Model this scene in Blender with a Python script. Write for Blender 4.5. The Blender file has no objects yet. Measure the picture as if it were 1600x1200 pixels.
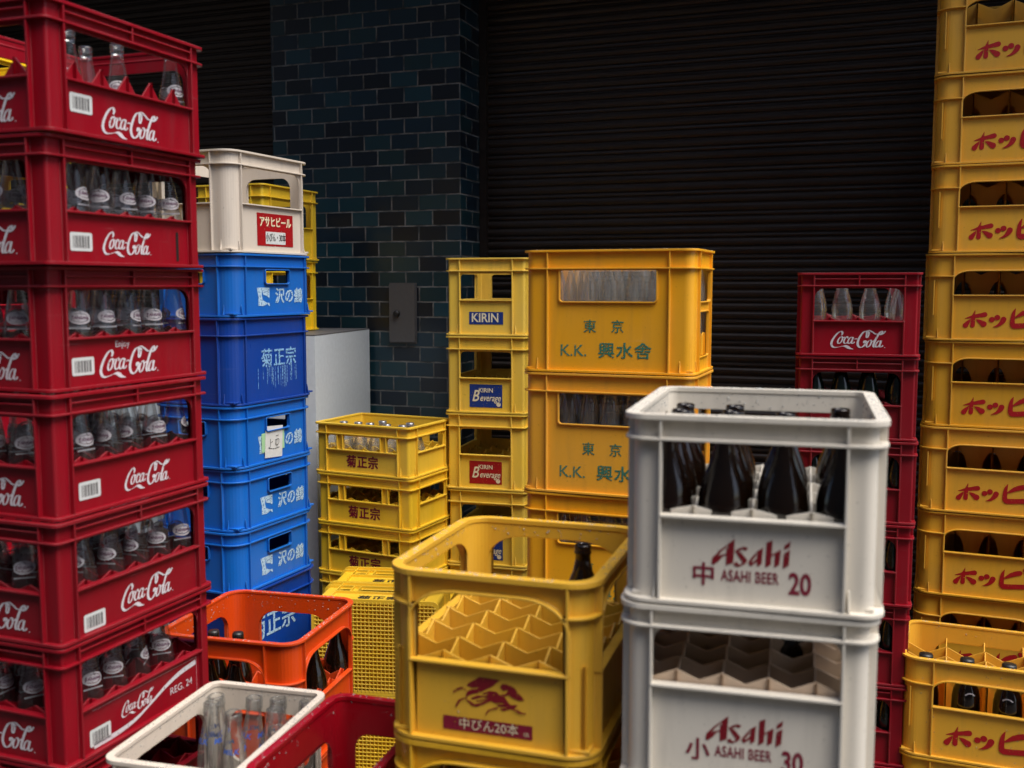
import bpy, bmesh, math, random
from mathutils import Vector, Matrix
from mathutils.geometry import tessellate_polygon
random.seed(11)
R = math.radians
scn = bpy.context.scene
COL = scn.collection

# ------------------------------------------------------------------ camera
cam = bpy.data.objects.new("camera", bpy.data.cameras.new("camera"))
COL.objects.link(cam)
cam.location = (0, 0, 1.6)
cam.rotation_euler = (R(90 - 5.495), 0, 0)
cam.data.sensor_fit = 'HORIZONTAL'
cam.data.sensor_width = 36
cam.data.lens = 36.3
cam.data.clip_end = 500
cam.data.dof.use_dof = True
cam.data.dof.focus_distance = 3.5
cam.data.dof.aperture_fstop = 4.2
scn.camera = cam

# ------------------------------------------------------------------ world, sun, exposure
SUN_EL, SUN_AZ = 62, 128          # overcast: a wide weak sun, high and behind the camera on the right
w = bpy.data.worlds.new("World"); scn.world = w; w.use_nodes = True
wn = w.node_tree
bg = wn.nodes["Background"]
sky = wn.nodes.new("ShaderNodeTexSky"); sky.sky_type = 'NISHITA'; sky.sun_disc = False
sky.sun_elevation = R(SUN_EL); sky.sun_rotation = R(SUN_AZ)
sky.air_density = 1.0; sky.dust_density = 3.0; sky.ozone_density = 1.0
wn.links.new(sky.outputs[0], bg.inputs[0]); bg.inputs[1].default_value = 0.06
sun = bpy.data.objects.new("sun", bpy.data.lights.new("sun", 'SUN')); COL.objects.link(sun)
sun.data.energy = 1.5; sun.data.angle = R(45); sun.data.color = (1, .94, .85)
d = Vector((math.sin(R(SUN_AZ)) * math.cos(R(SUN_EL)), math.cos(R(SUN_AZ)) * math.cos(R(SUN_EL)), math.sin(R(SUN_EL))))
sun.rotation_euler = (-d).to_track_quat('-Z', 'Y').to_euler()
scn.view_settings.view_transform = 'Standard'; scn.view_settings.look = 'None'
scn.view_settings.exposure = 1.7; scn.view_settings.gamma = 1
scn.cycles.transparent_max_bounces = 40
scn.cycles.max_bounces = 10
scn.cycles.caustics_reflective = False; scn.cycles.caustics_refractive = False

# ------------------------------------------------------------------ materials
def nodes_of(name):
    m = bpy.data.materials.new(name); m.use_nodes = True
    nt = m.node_tree
    return m, nt, nt.nodes["Principled BSDF"]

def plastic(name, col, rough=.42, fade=.12, dirt=.25, wear=.35, spec=.45):
    """moulded crate plastic: uneven fading, grime streaks, scuffed pale edges, softened corners"""
    m, nt, b = nodes_of(name); N = nt.nodes; L = nt.links
    tc = N.new("ShaderNodeTexCoord"); oi = N.new("ShaderNodeObjectInfo")
    add = N.new("ShaderNodeVectorMath"); add.operation = 'ADD'
    sc = N.new("ShaderNodeVectorMath"); sc.operation = 'SCALE'; sc.inputs['Scale'].default_value = 37
    cmb = N.new("ShaderNodeCombineXYZ")
    for i in range(3): L.new(oi.outputs['Random'], cmb.inputs[i])
    L.new(cmb.outputs[0], sc.inputs[0]); L.new(tc.outputs['Object'], add.inputs[0]); L.new(sc.outputs[0], add.inputs[1])
    n1 = N.new("ShaderNodeTexNoise"); n1.inputs['Scale'].default_value = 7; n1.inputs['Detail'].default_value = 6
    L.new(add.outputs[0], n1.inputs['Vector'])
    mp = N.new("ShaderNodeMapping"); mp.inputs['Scale'].default_value = (38, 38, 5)
    L.new(add.outputs[0], mp.inputs[0])
    n2 = N.new("ShaderNodeTexNoise"); n2.inputs['Scale'].default_value = 1; n2.inputs['Detail'].default_value = 5
    L.new(mp.outputs[0], n2.inputs['Vector'])
    n3 = N.new("ShaderNodeTexNoise"); n3.inputs['Scale'].default_value = 160; n3.inputs['Detail'].default_value = 4
    L.new(add.outputs[0], n3.inputs['Vector'])
    def mix(fac, a, bcol):
        x = N.new("ShaderNodeMix"); x.data_type = 'RGBA'
        L.new(fac, x.inputs[0])
        if isinstance(a, tuple): x.inputs[6].default_value = (*a, 1)
        else: L.new(a, x.inputs[6])
        if isinstance(bcol, tuple): x.inputs[7].default_value = (*bcol, 1)
        else: L.new(bcol, x.inputs[7])
        return x.outputs[2]
    def ramp(src, lo, hi, top=1.0):
        r = N.new("ShaderNodeMapRange"); r.inputs[1].default_value = lo; r.inputs[2].default_value = hi
        r.inputs[4].default_value = top; L.new(src, r.inputs[0]); return r.outputs[0]
    pale = tuple(min(1, c * .75 + .12) for c in col)
    dark = tuple(c * .45 + .012 for c in col)
    c = mix(ramp(n1.outputs[0], .42, .7, fade), col, pale)
    c = mix(ramp(n2.outputs[0], .52, .78, dirt), c, dark)
    # each crate has faded and dirtied by its own amount
    sep = N.new("ShaderNodeSeparateColor"); L.new(oi.outputs['Color'], sep.inputs[0])
    f1 = N.new("ShaderNodeMath"); f1.operation = 'MULTIPLY'; f1.inputs[1].default_value = .24; L.new(sep.outputs[0], f1.inputs[0])
    f2 = N.new("ShaderNodeMath"); f2.operation = 'MULTIPLY'; f2.inputs[1].default_value = .34; L.new(sep.outputs[1], f2.inputs[0])
    c = mix(f1.outputs[0], c, pale if max(col) > .3 and min(col) > .003 else tuple(x * 1.25 for x in col)); c = mix(f2.outputs[0], c, dark)
    # specks of dirt
    c = mix(ramp(n3.outputs[0], .66, .74, dirt * 1.2), c, tuple(x * .3 + .01 for x in col))
    # long fine scratches from being dragged and stacked
    mp2 = N.new("ShaderNodeMapping"); mp2.inputs['Scale'].default_value = (9, 9, 420); mp2.inputs['Rotation'].default_value = (.06, .09, 0)
    L.new(add.outputs[0], mp2.inputs[0])
    n4 = N.new("ShaderNodeTexNoise"); n4.inputs['Scale'].default_value = 1; n4.inputs['Detail'].default_value = 2; L.new(mp2.outputs[0], n4.inputs['Vector'])
    sm = N.new("ShaderNodeMath"); sm.operation = 'MULTIPLY'
    L.new(ramp(n4.outputs[0], .68, .74, wear * .8), sm.inputs[0]); L.new(ramp(n1.outputs[0], .5, .62), sm.inputs[1])
    c = mix(sm.outputs[0], c, tuple(min(1, x * .8 + .16) for x in col) if sum(col) < 1.5 else (.22, .19, .16))
    # scuffed edges
    bev = N.new("ShaderNodeBevel"); bev.samples = 4; bev.inputs[0].default_value = .0022
    geo = N.new("ShaderNodeNewGeometry")
    dp = N.new("ShaderNodeVectorMath"); dp.operation = 'DOT_PRODUCT'
    L.new(bev.outputs[0], dp.inputs[0]); L.new(geo.outputs['Normal'], dp.inputs[1])
    edge = ramp(dp.outputs['Value'], .97, .80)
    nm = N.new("ShaderNodeMath"); nm.operation = 'MULTIPLY'
    L.new(edge, nm.inputs[0]); L.new(ramp(n1.outputs[0], .35, .65, wear), nm.inputs[1])
    c = mix(nm.outputs[0], c, tuple(min(1, x * .8 + .2) for x in col))
    L.new(c, b.inputs['Base Color'])
    L.new(bev.outputs[0], b.inputs['Normal'])
    rr = N.new("ShaderNodeMapRange"); rr.inputs[1].default_value = .3; rr.inputs[2].default_value = .7
    rr.inputs[3].default_value = rough - .08; rr.inputs[4].default_value = rough + .14
    L.new(n2.outputs[0], rr.inputs[0]); L.new(rr.outputs[0], b.inputs['Roughness'])
    b.inputs['Specular IOR Level'].default_value = spec
    return m

def flat(name, col, rough=.5, worn=0.0, metal=0.0):
    m, nt, b = nodes_of(name); N = nt.nodes; L = nt.links
    tc = N.new("ShaderNodeTexCoord")
    n = N.new("ShaderNodeTexNoise"); n.inputs['Scale'].default_value = 60; n.inputs['Detail'].default_value = 5
    L.new(tc.outputs['Object'], n.inputs['Vector'])
    x = N.new("ShaderNodeMix"); x.data_type = 'RGBA'
    x.inputs[6].default_value = (*[c * .8 for c in col], 1); x.inputs[7].default_value = (*col, 1)
    L.new(n.outputs[0], x.inputs[0]); L.new(x.outputs[2], b.inputs['Base Color'])
    b.inputs['Roughness'].default_value = rough; b.inputs['Metallic'].default_value = metal
    if worn:
        out = N["Material Output"]; tr = N.new("ShaderNodeBsdfTransparent"); mx = N.new("ShaderNodeMixShader")
        mr = N.new("ShaderNodeMapRange"); mr.inputs[1].default_value = .62 - worn * .2; mr.inputs[2].default_value = .7 - worn * .1
        n2 = N.new("ShaderNodeTexNoise"); n2.inputs['Scale'].default_value = 170; n2.inputs['Detail'].default_value = 6
        L.new(tc.outputs['Object'], n2.inputs['Vector'])
        L.new(n2.outputs[0], mr.inputs[0]); L.new(mr.outputs[0], mx.inputs[0])
        L.new(b.outputs[0], mx.inputs[1]); L.new(tr.outputs[0], mx.inputs[2]); L.new(mx.outputs[0], out.inputs[0])
    return m

def thin_glass(name, tint=(.985, .99, .99), rim=(.62, .66, .66), ior=1.5, haze=0.0, cap=.32):
    m, nt, b = nodes_of(name); N = nt.nodes; L = nt.links
    N.remove(b)
    out = N["Material Output"]
    tr = N.new("ShaderNodeBsdfTransparent"); gl = N.new("ShaderNodeBsdfGlossy"); gl.inputs['Roughness'].default_value = .05
    lw = N.new("ShaderNodeLayerWeight"); lw.inputs[0].default_value = .35
    pw = N.new("ShaderNodeMath"); pw.operation = 'POWER'; pw.inputs[1].default_value = 2.2
    L.new(lw.outputs['Facing'], pw.inputs[0])
    x = N.new("ShaderNodeMix"); x.data_type = 'RGBA'
    x.inputs[6].default_value = (*tint, 1); x.inputs[7].default_value = (*rim, 1)
    L.new(pw.outputs[0], x.inputs[0]); L.new(x.outputs[2], tr.inputs[0])
    tc = N.new("ShaderNodeTexCoord"); n = N.new("ShaderNodeTexNoise"); n.inputs['Scale'].default_value = 45
    L.new(tc.outputs['Object'], n.inputs['Vector'])
    bp = N.new("ShaderNodeBump"); bp.inputs['Strength'].default_value = .25; bp.inputs['Distance'].default_value = .004
    L.new(n.outputs[0], bp.inputs['Height']); L.new(bp.outputs[0], gl.inputs['Normal'])
    fr = N.new("ShaderNodeFresnel"); fr.inputs[0].default_value = ior; L.new(bp.outputs[0], fr.inputs['Normal'])
    fm = N.new("ShaderNodeMath"); fm.operation = 'MINIMUM'; fm.inputs[1].default_value = cap; L.new(fr.outputs[0], fm.inputs[0])
    mx = N.new("ShaderNodeMixShader"); L.new(fm.outputs[0], mx.inputs[0]); L.new(tr.outputs[0], mx.inputs[1]); L.new(gl.outputs[0], mx.inputs[2])
    last = mx
    if haze:
        df = N.new("ShaderNodeBsdfDiffuse"); df.inputs[0].default_value = (.75, .78, .78, 1)
        m2 = N.new("ShaderNodeMixShader"); m2.inputs[0].default_value = haze
        L.new(mx.outputs[0], m2.inputs[1]); L.new(df.outputs[0], m2.inputs[2]); last = m2
    L.new(last.outputs[0], out.inputs[0])
    return m

M = dict(
    red=plastic("red_plastic", (.235, .0006, .0085), .42, .03, .25, .40, .28),
    red_deep=plastic("red_plastic_deep", (.27, .0006, .008), .34, .03, .2, .35, .3),
    yellow=plastic("yellow_plastic", (.75, .415, .016), .38, .10, .26, .45),
    ochre=plastic("ochre_plastic", (.78, .40, .014), .42, .12, .28, .35),
    kirin=plastic("old_yellow_plastic", (.82, .54, .045), .48, .24, .42, .35),
    lemon=plastic("lemon_plastic", (.84, .56, .006), .40, .07, .15, .3),
    amber=plastic("amber_plastic", (.82, .39, .006), .40, .08, .28, .4),
    sake=plastic("sake_yellow_plastic", (.84, .54, .022), .40, .12, .20, .35),
    orange=plastic("orange_plastic", (.56, .052, .002), .36, .05, .2, .3),
    blue=plastic("blue_plastic", (.002, .13, .54), .36, .06, .18, .35),
    navy=plastic("navy_plastic", (.002, .042, .28), .34, .05, .2, .35),
    tan=plastic("tan_plastic", (.58, .43, .30), .45, .08, .3, .15),  # tan base colour for the dividers of the lower white crates
    white=plastic("white_plastic", (.67, .625, .545), .38, .08, .36, .2),
    cream=plastic("cream_plastic", (.62, .55, .47), .40, .08, .28, .2),
    ink_white=flat("white_ink", (.66, .64, .68), .5, .12),
    bottle_white=flat("bottle_label_white", (.46, .44, .47), .45, .05),
    bottle_purple=flat("bottle_label_purple", (.10, .02, .07), .45),
    ink_red=flat("red_ink", (.20, .0015, .010), .5, .06),
    ink_scarlet=flat("scarlet_ink", (.42, .003, .008), .5, .10),
    ink_crimson=flat("crimson_ink", (.20, .002, .025), .5, .12),
    ink_green=flat("green_ink", (.05, .22, .15), .5, .55),
    ink_pale=flat("pale_blue_ink", (.42, .62, .80), .5, .5),
    ink_drip=flat("faded_blue_ink", (.25, .50, .80), .5, .75),
    ink_cream=flat("cream_ink", (.80, .72, .50), .5, .12),
    ink_black=flat("black_ink", (.02, .02, .02), .5, .1),
    ink_blue=flat("blue_ink", (.04, .12, .50), .5, .1),
    lab_blue=flat("blue_label", (.012, .04, .22), .4, .06),
    lab_red=flat("red_label", (.36, .006, .01), .4, .06),
    paper=flat("white_paper", (.62, .64, .64), .7),
    tape=flat("green_tape", (.35, .62, .36), .4),
    glass=thin_glass("clear_glass", haze=.015, cap=.45),
    glass_hazy=thin_glass("scuffed_clear_glass", (.97, .975, .975), (.70, .72, .72), 1.5, .06, .5),
    glass_cup=thin_glass("bright_cup_glass", (.97, .97, .97), (.6, .6, .6), 1.6, .14, .7),
    glass_milk=thin_glass("milk_bottle_clear_glass", (.97, .975, .975), (.42, .44, .44), 1.5, .035, .6),
    glass_water=thin_glass("water", (.98, .98, .98), (.7, .7, .7), 1.33, .22, .6),
    silver=flat("silver_cap", (.62, .62, .64), .3, 0, .9),
    gunmetal=flat("grey_metal", (.085, .082, .085), .55),
    cabinet=flat("grey_white_paint", (.66, .73, .80), .4),
    cabinet_top=flat("dark_grey_top", (.12, .12, .13), .5),
    black=flat("black_rubber", (.015, .015, .015), .4),
    wood=flat("bare_wood", (.30, .20, .11), .7),
)
def dark_glass(name, col, rough=.12):
    m, nt, b = nodes_of(name)
    b.inputs['Base Color'].default_value = (*col, 1); b.inputs['Roughness'].default_value = rough
    b.inputs['Specular IOR Level'].default_value = .6
    N = nt.nodes; tc = N.new("ShaderNodeTexCoord"); n = N.new("ShaderNodeTexNoise"); n.inputs['Scale'].default_value = 25
    nt.links.new(tc.outputs['Object'], n.inputs['Vector'])
    bp = N.new("ShaderNodeBump"); bp.inputs['Strength'].default_value = .15; bp.inputs['Distance'].default_value = .01
    nt.links.new(n.outputs[0], bp.inputs['Height']); nt.links.new(bp.outputs[0], b.inputs['Normal'])
    return m
M['brown'] = dark_glass("brown_bottle_glass", (.0055, .0022, .0008), .1)
M['darkgreen'] = dark_glass("dark_green_bottle_glass", (.004, .010, .007))

# ------------------------------------------------------------------ object helpers
def link_mesh(name, me, mat=None, parent=None):
    o = bpy.data.objects.new(name, me); COL.objects.link(o)
    if mat is not None and not me.materials: me.materials.append(mat)
    if parent is not None: o.parent = parent
    return o
def empty(name, loc, rz=0):
    o = bpy.data.objects.new(name, None); COL.objects.link(o)
    o.location = loc; o.rotation_euler = (0, 0, rz); o.empty_display_size = .05
    return o
def tag(o, label, cat, group=None):
    o['label'] = label; o['category'] = cat
    if group: o['group'] = group
    return o
def to_mesh(name, bm, smooth=False):
    me = bpy.data.meshes.new(name); bm.to_mesh(me); bm.free()
    if smooth:
        for p in me.polygons: p.use_smooth = True
    return me
def box(bm, x0, x1, y0, y1, z0, z1):
    v = [bm.verts.new(p) for p in ((x0,y0,z0),(x1,y0,z0),(x1,y1,z0),(x0,y1,z0),(x0,y0,z1),(x1,y0,z1),(x1,y1,z1),(x0,y1,z1))]
    for f in ((3,2,1,0),(4,5,6,7),(0,1,5,4),(1,2,6,5),(2,3,7,6),(3,0,4,7)): bm.faces.new([v[i] for i in f])
def prism(bm, pts, depth_fn):
    """pts: 2D outline; depth_fn(p, k) -> 3D at side k (0/1)"""
    a = [bm.verts.new(depth_fn(p, 0)) for p in pts]; b = [bm.verts.new(depth_fn(p, 1)) for p in pts]
    n = len(pts)
    bm.faces.new(a); bm.faces.new(b[::-1])
    for i in range(n): bm.faces.new((a[i], b[i], b[(i+1) % n], a[(i+1) % n]))

def rrect(x0, x1, z0, z1, rb, rt, seg=6):
    """counter-clockwise rounded rectangle, bottom radius rb, top radius rt (rt may be (rx, rz))"""
    rtx, rtz = rt if isinstance(rt, tuple) else (rt, rt)
    out = []
    def arc(cx, cz, rx, rz, a0):
        if rx < 1e-5: out.append((cx, cz)); return
        for i in range(seg + 1):
            a = a0 + math.pi / 2 * i / seg
            out.append((cx + rx * math.cos(a), cz + rz * math.sin(a)))
    arc(x1 - rb, z0 + rb, rb, rb, -math.pi / 2)
    arc(x1 - rtx, z1 - rtz, rtx, rtz, 0)
    arc(x0 + rtx, z1 - rtz, rtx, rtz, math.pi / 2)
    arc(x0 + rb, z0 + rb, rb, rb, math.pi)
    return out

FACES = {  # local frame of each wall: (s along wall, out) -> xy ; s runs left-to-right seen from outside
    'front': lambda s, o, hx, hy: (s, -hy - o),
    'right': lambda s, o, hx, hy: (hx + o, s),
    'back':  lambda s, o, hx, hy: (-s, hy + o),
    'left':  lambda s, o, hx, hy: (-hx - o, -s),
}

def crate_meshes(name, s):
    W, L, H = s['W'], s['L'], s['H']
    p = s.get('p', .012); r = s.get('r', .03); t = s.get('t', .004)
    hx, hy = W/2 - p, L/2 - p
    rw = max(r - p, .006)
    zb = .004
    wall = bmesh.new()
    for face in FACES:
        side = face in ('right', 'left')
        half = (hy if side else hx) - rw
        F = FACES[face]
        holes = s['holes_side'] if side else s['holes']
        loops2 = [[(-half, zb), (half, zb), (half, H - .002), (-half, H - .002)]]
        for h in holes:
            x0, x1, z0, z1, rb, rt = h[:6]
            loops2.append(rrect(x0, x1, z0, z1, rb, rt)[::-1])
        flatpts = [q for lp in loops2 for q in lp]
        tris = tessellate_polygon([[Vector((a, b, 0)) for a, b in lp] for lp in loops2])
        def P(q, o): xy = F(q[0], o, hx, hy); return (xy[0], xy[1], q[1])
        vo = [wall.verts.new(P(q, 0)) for q in flatpts]; vi = [wall.verts.new(P(q, -t)) for q in flatpts]
        for tr in tris:
            a, b, c = [flatpts[i] for i in tr]
            ccw = (b[0]-a[0])*(c[1]-a[1]) - (b[1]-a[1])*(c[0]-a[0]) > 0
            tr = tr if ccw else tr[::-1]
            wall.faces.new([vo[i] for i in tr]); wall.faces.new([vi[i] for i in tr[::-1]])
        k = 0
        for li, lp in enumerate(loops2):
            n = len(lp)
            for i in range(n):
                if li == 0 and i in (1, 3): continue
                a, b = k + i, k + (i+1) % n
                wall.faces.new((vo[a], vi[a], vi[b], vo[b]))
            k += n
        # lips round the openings
        for h in holes:
            x0, x1, z0, z1, rb, rt = h[:6]; lp = h[6] if len(h) > 6 else 0
            if lp:
                th = .0035
                q0 = rrect(x0, x1, z0, z1, rb, rt)
                rt2 = tuple(v + th for v in rt) if isinstance(rt, tuple) else rt + th
                q1 = rrect(x0 - th, x1 + th, z0 - th, z1 + th, rb + th if rb else 0, rt2)
                n = len(q0)
                a = [wall.verts.new(P(q, -t - .0006)) for q in q0]; b = [wall.verts.new(P(q, lp)) for q in q0]
                c = [wall.verts.new(P(q, lp)) for q in q1]; e = [wall.verts.new(P(q, -t/2)) for q in q1]
                for i in range(n):
                    j = (i+1) % n
                    wall.faces.new((b[i], a[i], a[j], b[j])); wall.faces.new((c[i], b[i], b[j], c[j])); wall.faces.new((e[i], c[i], c[j], e[j]))
        # ribs and sills
        ribs = s['ribs_side'] if side else s['ribs']
        rt_ = .0018
        for rb_ in ribs:
            x, za, zc = rb_[:3]; pr = rb_[3] if len(rb_) > 3 else p
            q = [F(x - rt_, -t/2, hx, hy), F(x + rt_, -t/2, hx, hy), F(x + rt_, pr - .0012, hx, hy), F(x - rt_, pr - .0012, hx, hy)]
            prism(wall, q, lambda c, k_, za=za, zc=zc: (c[0], c[1], za if k_ else zc))
        for sl in (s['sills_side'] if side else s['sills']):
            x0, x1, z = sl[:3]; pr = sl[3] if len(sl) > 3 else p; th = sl[4] if len(sl) > 4 else .004
            q = [F(x0, -t - .0007, hx, hy), F(x1, -t - .0007, hx, hy), F(x1, pr - .0007, hx, hy), F(x0, pr - .0007, hx, hy)]
            prism(wall, q, lambda c, k_, z=z, th=th: (c[0], c[1], z - th/2 if k_ else z + th/2))
        # little triangular gussets above the foot flange, near each corner
        for gx in s.get('gussets', (.35,)):
            for sg in (-1, 1):
                x = sg * ((half + rw) - gx * .1 if gx < 1 else 0)
                if abs(x) > half + rw*.6: continue
                gq = [(-t/2, .01), (p - .002, .01), (p - .003, .014), (.001, .04)]
                prism(wall, gq, lambda c, k_, x=x: (*F(x + (.0012 if k_ else -.0012), c[0], hx, hy), c[1]))
    # corner posts (continuous with the walls)
    seg = 8
    for (cx, cy, a0) in ((hx - rw, -hy + rw, -90), (hx - rw, hy - rw, 0), (-hx + rw, hy - rw, 90), (-hx + rw, -hy + rw, 180)):
        ring = []
        for i in range(seg + 1):
            a = R(a0 + 90 * i / seg); ca, sa = math.cos(a), math.sin(a)
            ri = max(rw - t, .0008)
            ring.append([wall.verts.new((cx + rr*ca, cy + rr*sa, z)) for rr, z in ((rw, zb), (rw, H - .002), (ri, H - .002), (ri, zb))])
        for i in range(seg):
            for k in range(4):
                a, b = ring[i], ring[i+1]
                wall.faces.new((a[k], b[k], b[(k+1) % 4], a[(k+1) % 4]))
    bmesh.ops.recalc_face_normals(wall, faces=wall.faces)
    # flanges
    rim = bmesh.new(); foot = bmesh.new()
    def path(off, rad):
        X, Y = hx + off, hy + off; rad = max(rad, .0008); out = []
        for (cx, cy, a0) in ((X - rad, -Y + rad, -90), (X - rad, Y - rad, 0), (-X + rad, Y - rad, 90), (-X + rad, -Y + rad, 180)):
            for i in range(seg + 1):
                a = R(a0 + 90 * i / seg); out.append((cx + rad*math.cos(a), cy + rad*math.sin(a)))
        return out
    def ring(bm, z0, z1, po, pi, corner=None):
        o = path(po, rw + po); q = path(pi, rw + pi)
        n = len(o)
        if corner is None:
            A = [[bm.verts.new((*c, z)) for c in pts] for pts, z in ((o, z0), (o, z1), (q, z1), (q, z0))]
            for i in range(n):
                j = (i+1) % n
                for k in range(4): bm.faces.new((A[k][i], A[k][j], A[(k+1) % 4][j], A[(k+1) % 4][i]))
        else:
            cxr, cyr = corner
            for ci, (sx, sy) in enumerate(((1, -1), (1, 1), (-1, 1), (-1, -1))):
                oo = o[ci*(seg+1):(ci+1)*(seg+1)]; qq = q[ci*(seg+1):(ci+1)*(seg+1)]
                if ci % 2 == 0:
                    pre_o, pre_q = (sx*cxr, sy*(hy+po)), (sx*cxr, sy*(hy+pi)); post_o, post_q = (sx*(hx+po), sy*cyr), (sx*(hx+pi), sy*cyr)
                else:
                    pre_o, pre_q = (sx*(hx+po), sy*cyr), (sx*(hx+pi), sy*cyr); post_o, post_q = (sx*cxr, sy*(hy+po)), (sx*cxr, sy*(hy+pi))
                oo = [pre_o] + oo + [post_o]; qq = [pre_q] + qq + [post_q]; m = len(oo)
                A = [[bm.verts.new((*c, z)) for c in pts] for pts, z in ((oo, z0), (oo, z1), (qq, z1), (qq, z0))]
                for i in range(m - 1):
                    for k in range(4): bm.faces.new((A[k][i], A[k][i+1], A[(k+1) % 4][i+1], A[(k+1) % 4][i]))
                for e in (0, m - 1): bm.faces.new([A[k][e] for k in range(4)])
    th = s.get('rim_th', .006)
    ring(rim, H - th, H, p, -t - .0012)
    for fl in s['flanges']:
        z = fl[0]; ring(rim, z - .002, z + .002, p - .0006, -t/2, fl[1] if len(fl) > 1 else None)
    ring(foot, .003, .003 + s.get('foot_th', .006), p + s.get('foot_out', .0), -t - .0009)
    # floor grid
    if s.get('mesh_floor'):
        pitch = s['mesh_floor']
        nx = int(round(2*hx / pitch)); ny = int(round(2*hy / pitch))
        for i in range(1, nx):
            x = -hx + 2*hx*i/nx; box(foot, x - .0016, x + .0016, -hy, hy, .0022, .0085)
        for j in range(1, ny):
            y = -hy + 2*hy*j/ny; box(foot, -hx, hx, y - .0016, y + .0016, .0018, .008)
        box(foot, -hx + .001, hx - .001, -hy + .001, hy - .001, .011, .013)
    else:
        box(foot, -hx + .001, hx - .001, -hy + .001, hy - .001, .010, .015)
    for b_ in (rim, foot): bmesh.ops.recalc_face_normals(b_, faces=b_.faces)
    res = {'wall': to_mesh(name + "_wall", wall), 'rim': to_mesh(name + "_rim", rim), 'floor': to_mesh(name + "_floor", foot)}
    dv = s.get('div')
    if dv:
        nx, ny, zl, zh = dv; bm = bmesh.new(); tt = .0016
        ix, iy = hx - t - .001, hy - t - .001
        def plate(n_cells, half, n_perp, half_perp, along_x):
            for k in range(0, n_perp + 1) if s.get('edge_plates', True) else range(1, n_perp):
                c = -half_perp + 2*half_perp*k/n_perp
                if k in (0, n_perp): c *= 1 - .006/half_perp
                pts = [(-half, .016)]
                for i in range(n_cells + 1):
                    a = -half + 2*half*i/n_cells
                    if i > 0:
                        pm = a - half/n_cells; pts.append((pm, zl))
                    pts.append((a, zh))
                pts.append((half, .016))
                up = pts[1:-1]
                lo = [(q[0], .016) for q in up]
                for sgn in (0,):
                    pass
                if s.get('arch_div') and along_x:
                    wd_, zt_ = s['arch_div']; cell = 2*half/n_cells; fu = []; fl = []
                    for i in range(n_cells*16 + 1):
                        a = -half + cell*i/16; f_ = (i % 16)/16; dx = min(f_, 1 - f_)*cell
                        fu.append((a, zh + (zl - zh)*min(f_, 1 - f_)*2))
                        fl.append((a, .016 if dx >= wd_ else .016 + (zt_ - .016)*math.sqrt(1 - (dx/wd_)**2)**.6))
                    up, lo = fu, fl
                for i in range(len(up) - 1):
                    q = [lo[i], lo[i+1], up[i+1], up[i]]
                    for off, rev in ((-tt, False), (tt, True)):
                        vs = [bm.verts.new((a, c + off, z) if along_x else (c + off, a, z)) for a, z in (q[::-1] if rev else q)]
                        bm.faces.new(vs)
                    e = [up[i], up[i+1]]
                    vs = [bm.verts.new((a, c + o_, z) if along_x else (c + o_, a, z)) for (a, z), o_ in ((e[0], -tt), (e[1], -tt), (e[1], tt), (e[0], tt))]
                    bm.faces.new(vs)
        plate(nx, ix, ny, iy, True); plate(ny, iy, nx, ix, False)
        bmesh.ops.remove_doubles(bm, verts=bm.verts, dist=1e-5)
        res['bottle_divider'] = to_mesh(name + "_divider", bm)
    res['hx'], res['hy'] = hx, hy
    return res

# ------------------------------------------------------------------ printing: text and drawn marks (2D meshes in x,z)
def text_mesh(body, size, bold=0.0, shear=0.0, sx=1.0, space=1.0, align='CENTER'):
    cjk = any(ord(ch) > 0x2fff for ch in body)
    fat = bold*size*.95 if cjk else 0
    if cjk: bold = 0
    cu = bpy.data.curves.new("lettering", 'FONT'); cu.body = body; cu.size = size; cu.offset = bold * size
    cu.shear = shear; cu.space_character = space; cu.align_x = align; cu.align_y = 'CENTER'; cu.fill_mode = 'FRONT'
    cu.resolution_u = 3
    o = bpy.data.objects.new("tmp", cu); COL.objects.link(o)
    dg = bpy.context.evaluated_depsgraph_get(); me = bpy.data.meshes.new_from_object(o.evaluated_get(dg))
    pts = [(v.co.x * sx, v.co.y, v.co.z) for v in me.vertices]; faces = [tuple(f.vertices) for f in me.polygons]
    bpy.data.objects.remove(o); bpy.data.curves.remove(cu); bpy.data.meshes.remove(me)
    if fat:
        base = (pts, faces)
        return join([([(a + fat*dx, b + fat*dz, .00011*i) for a, b, c in base[0]], base[1]) for i, (dx, dz) in enumerate(((-1,-.7),(1,-.7),(-1,.7),(1,.7)))])
    return pts, faces
def poly_fill(loops, lift=0.0):
    pts = [q for lp in loops for q in lp]
    tris = tessellate_polygon([[Vector((a, b, 0)) for a, b in lp] for lp in loops])
    return [(a, b, lift) for a, b in pts], [tuple(t) for t in tris]
def smooth_path(pts, n=5, closed=False):
    out = []; m = len(pts); rng = range(m if closed else m - 1)
    for i in rng:
        if closed: p0, p1, p2, p3 = pts[(i-1) % m], pts[i], pts[(i+1) % m], pts[(i+2) % m]
        else: p0, p1, p2, p3 = pts[max(i-1, 0)], pts[i], pts[i+1], pts[min(i+2, m-1)]
        for k in range(n):
            t = k / n
            out.append(tuple(.5*((2*p1[j]) + (-p0[j]+p2[j])*t + (2*p0[j]-5*p1[j]+4*p2[j]-p3[j])*t*t + (-p0[j]+3*p1[j]-3*p2[j]+p3[j])*t**3) for j in range(len(p1))))
    out.append(tuple(pts[0] if closed else pts[-1]))
    return out
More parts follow.
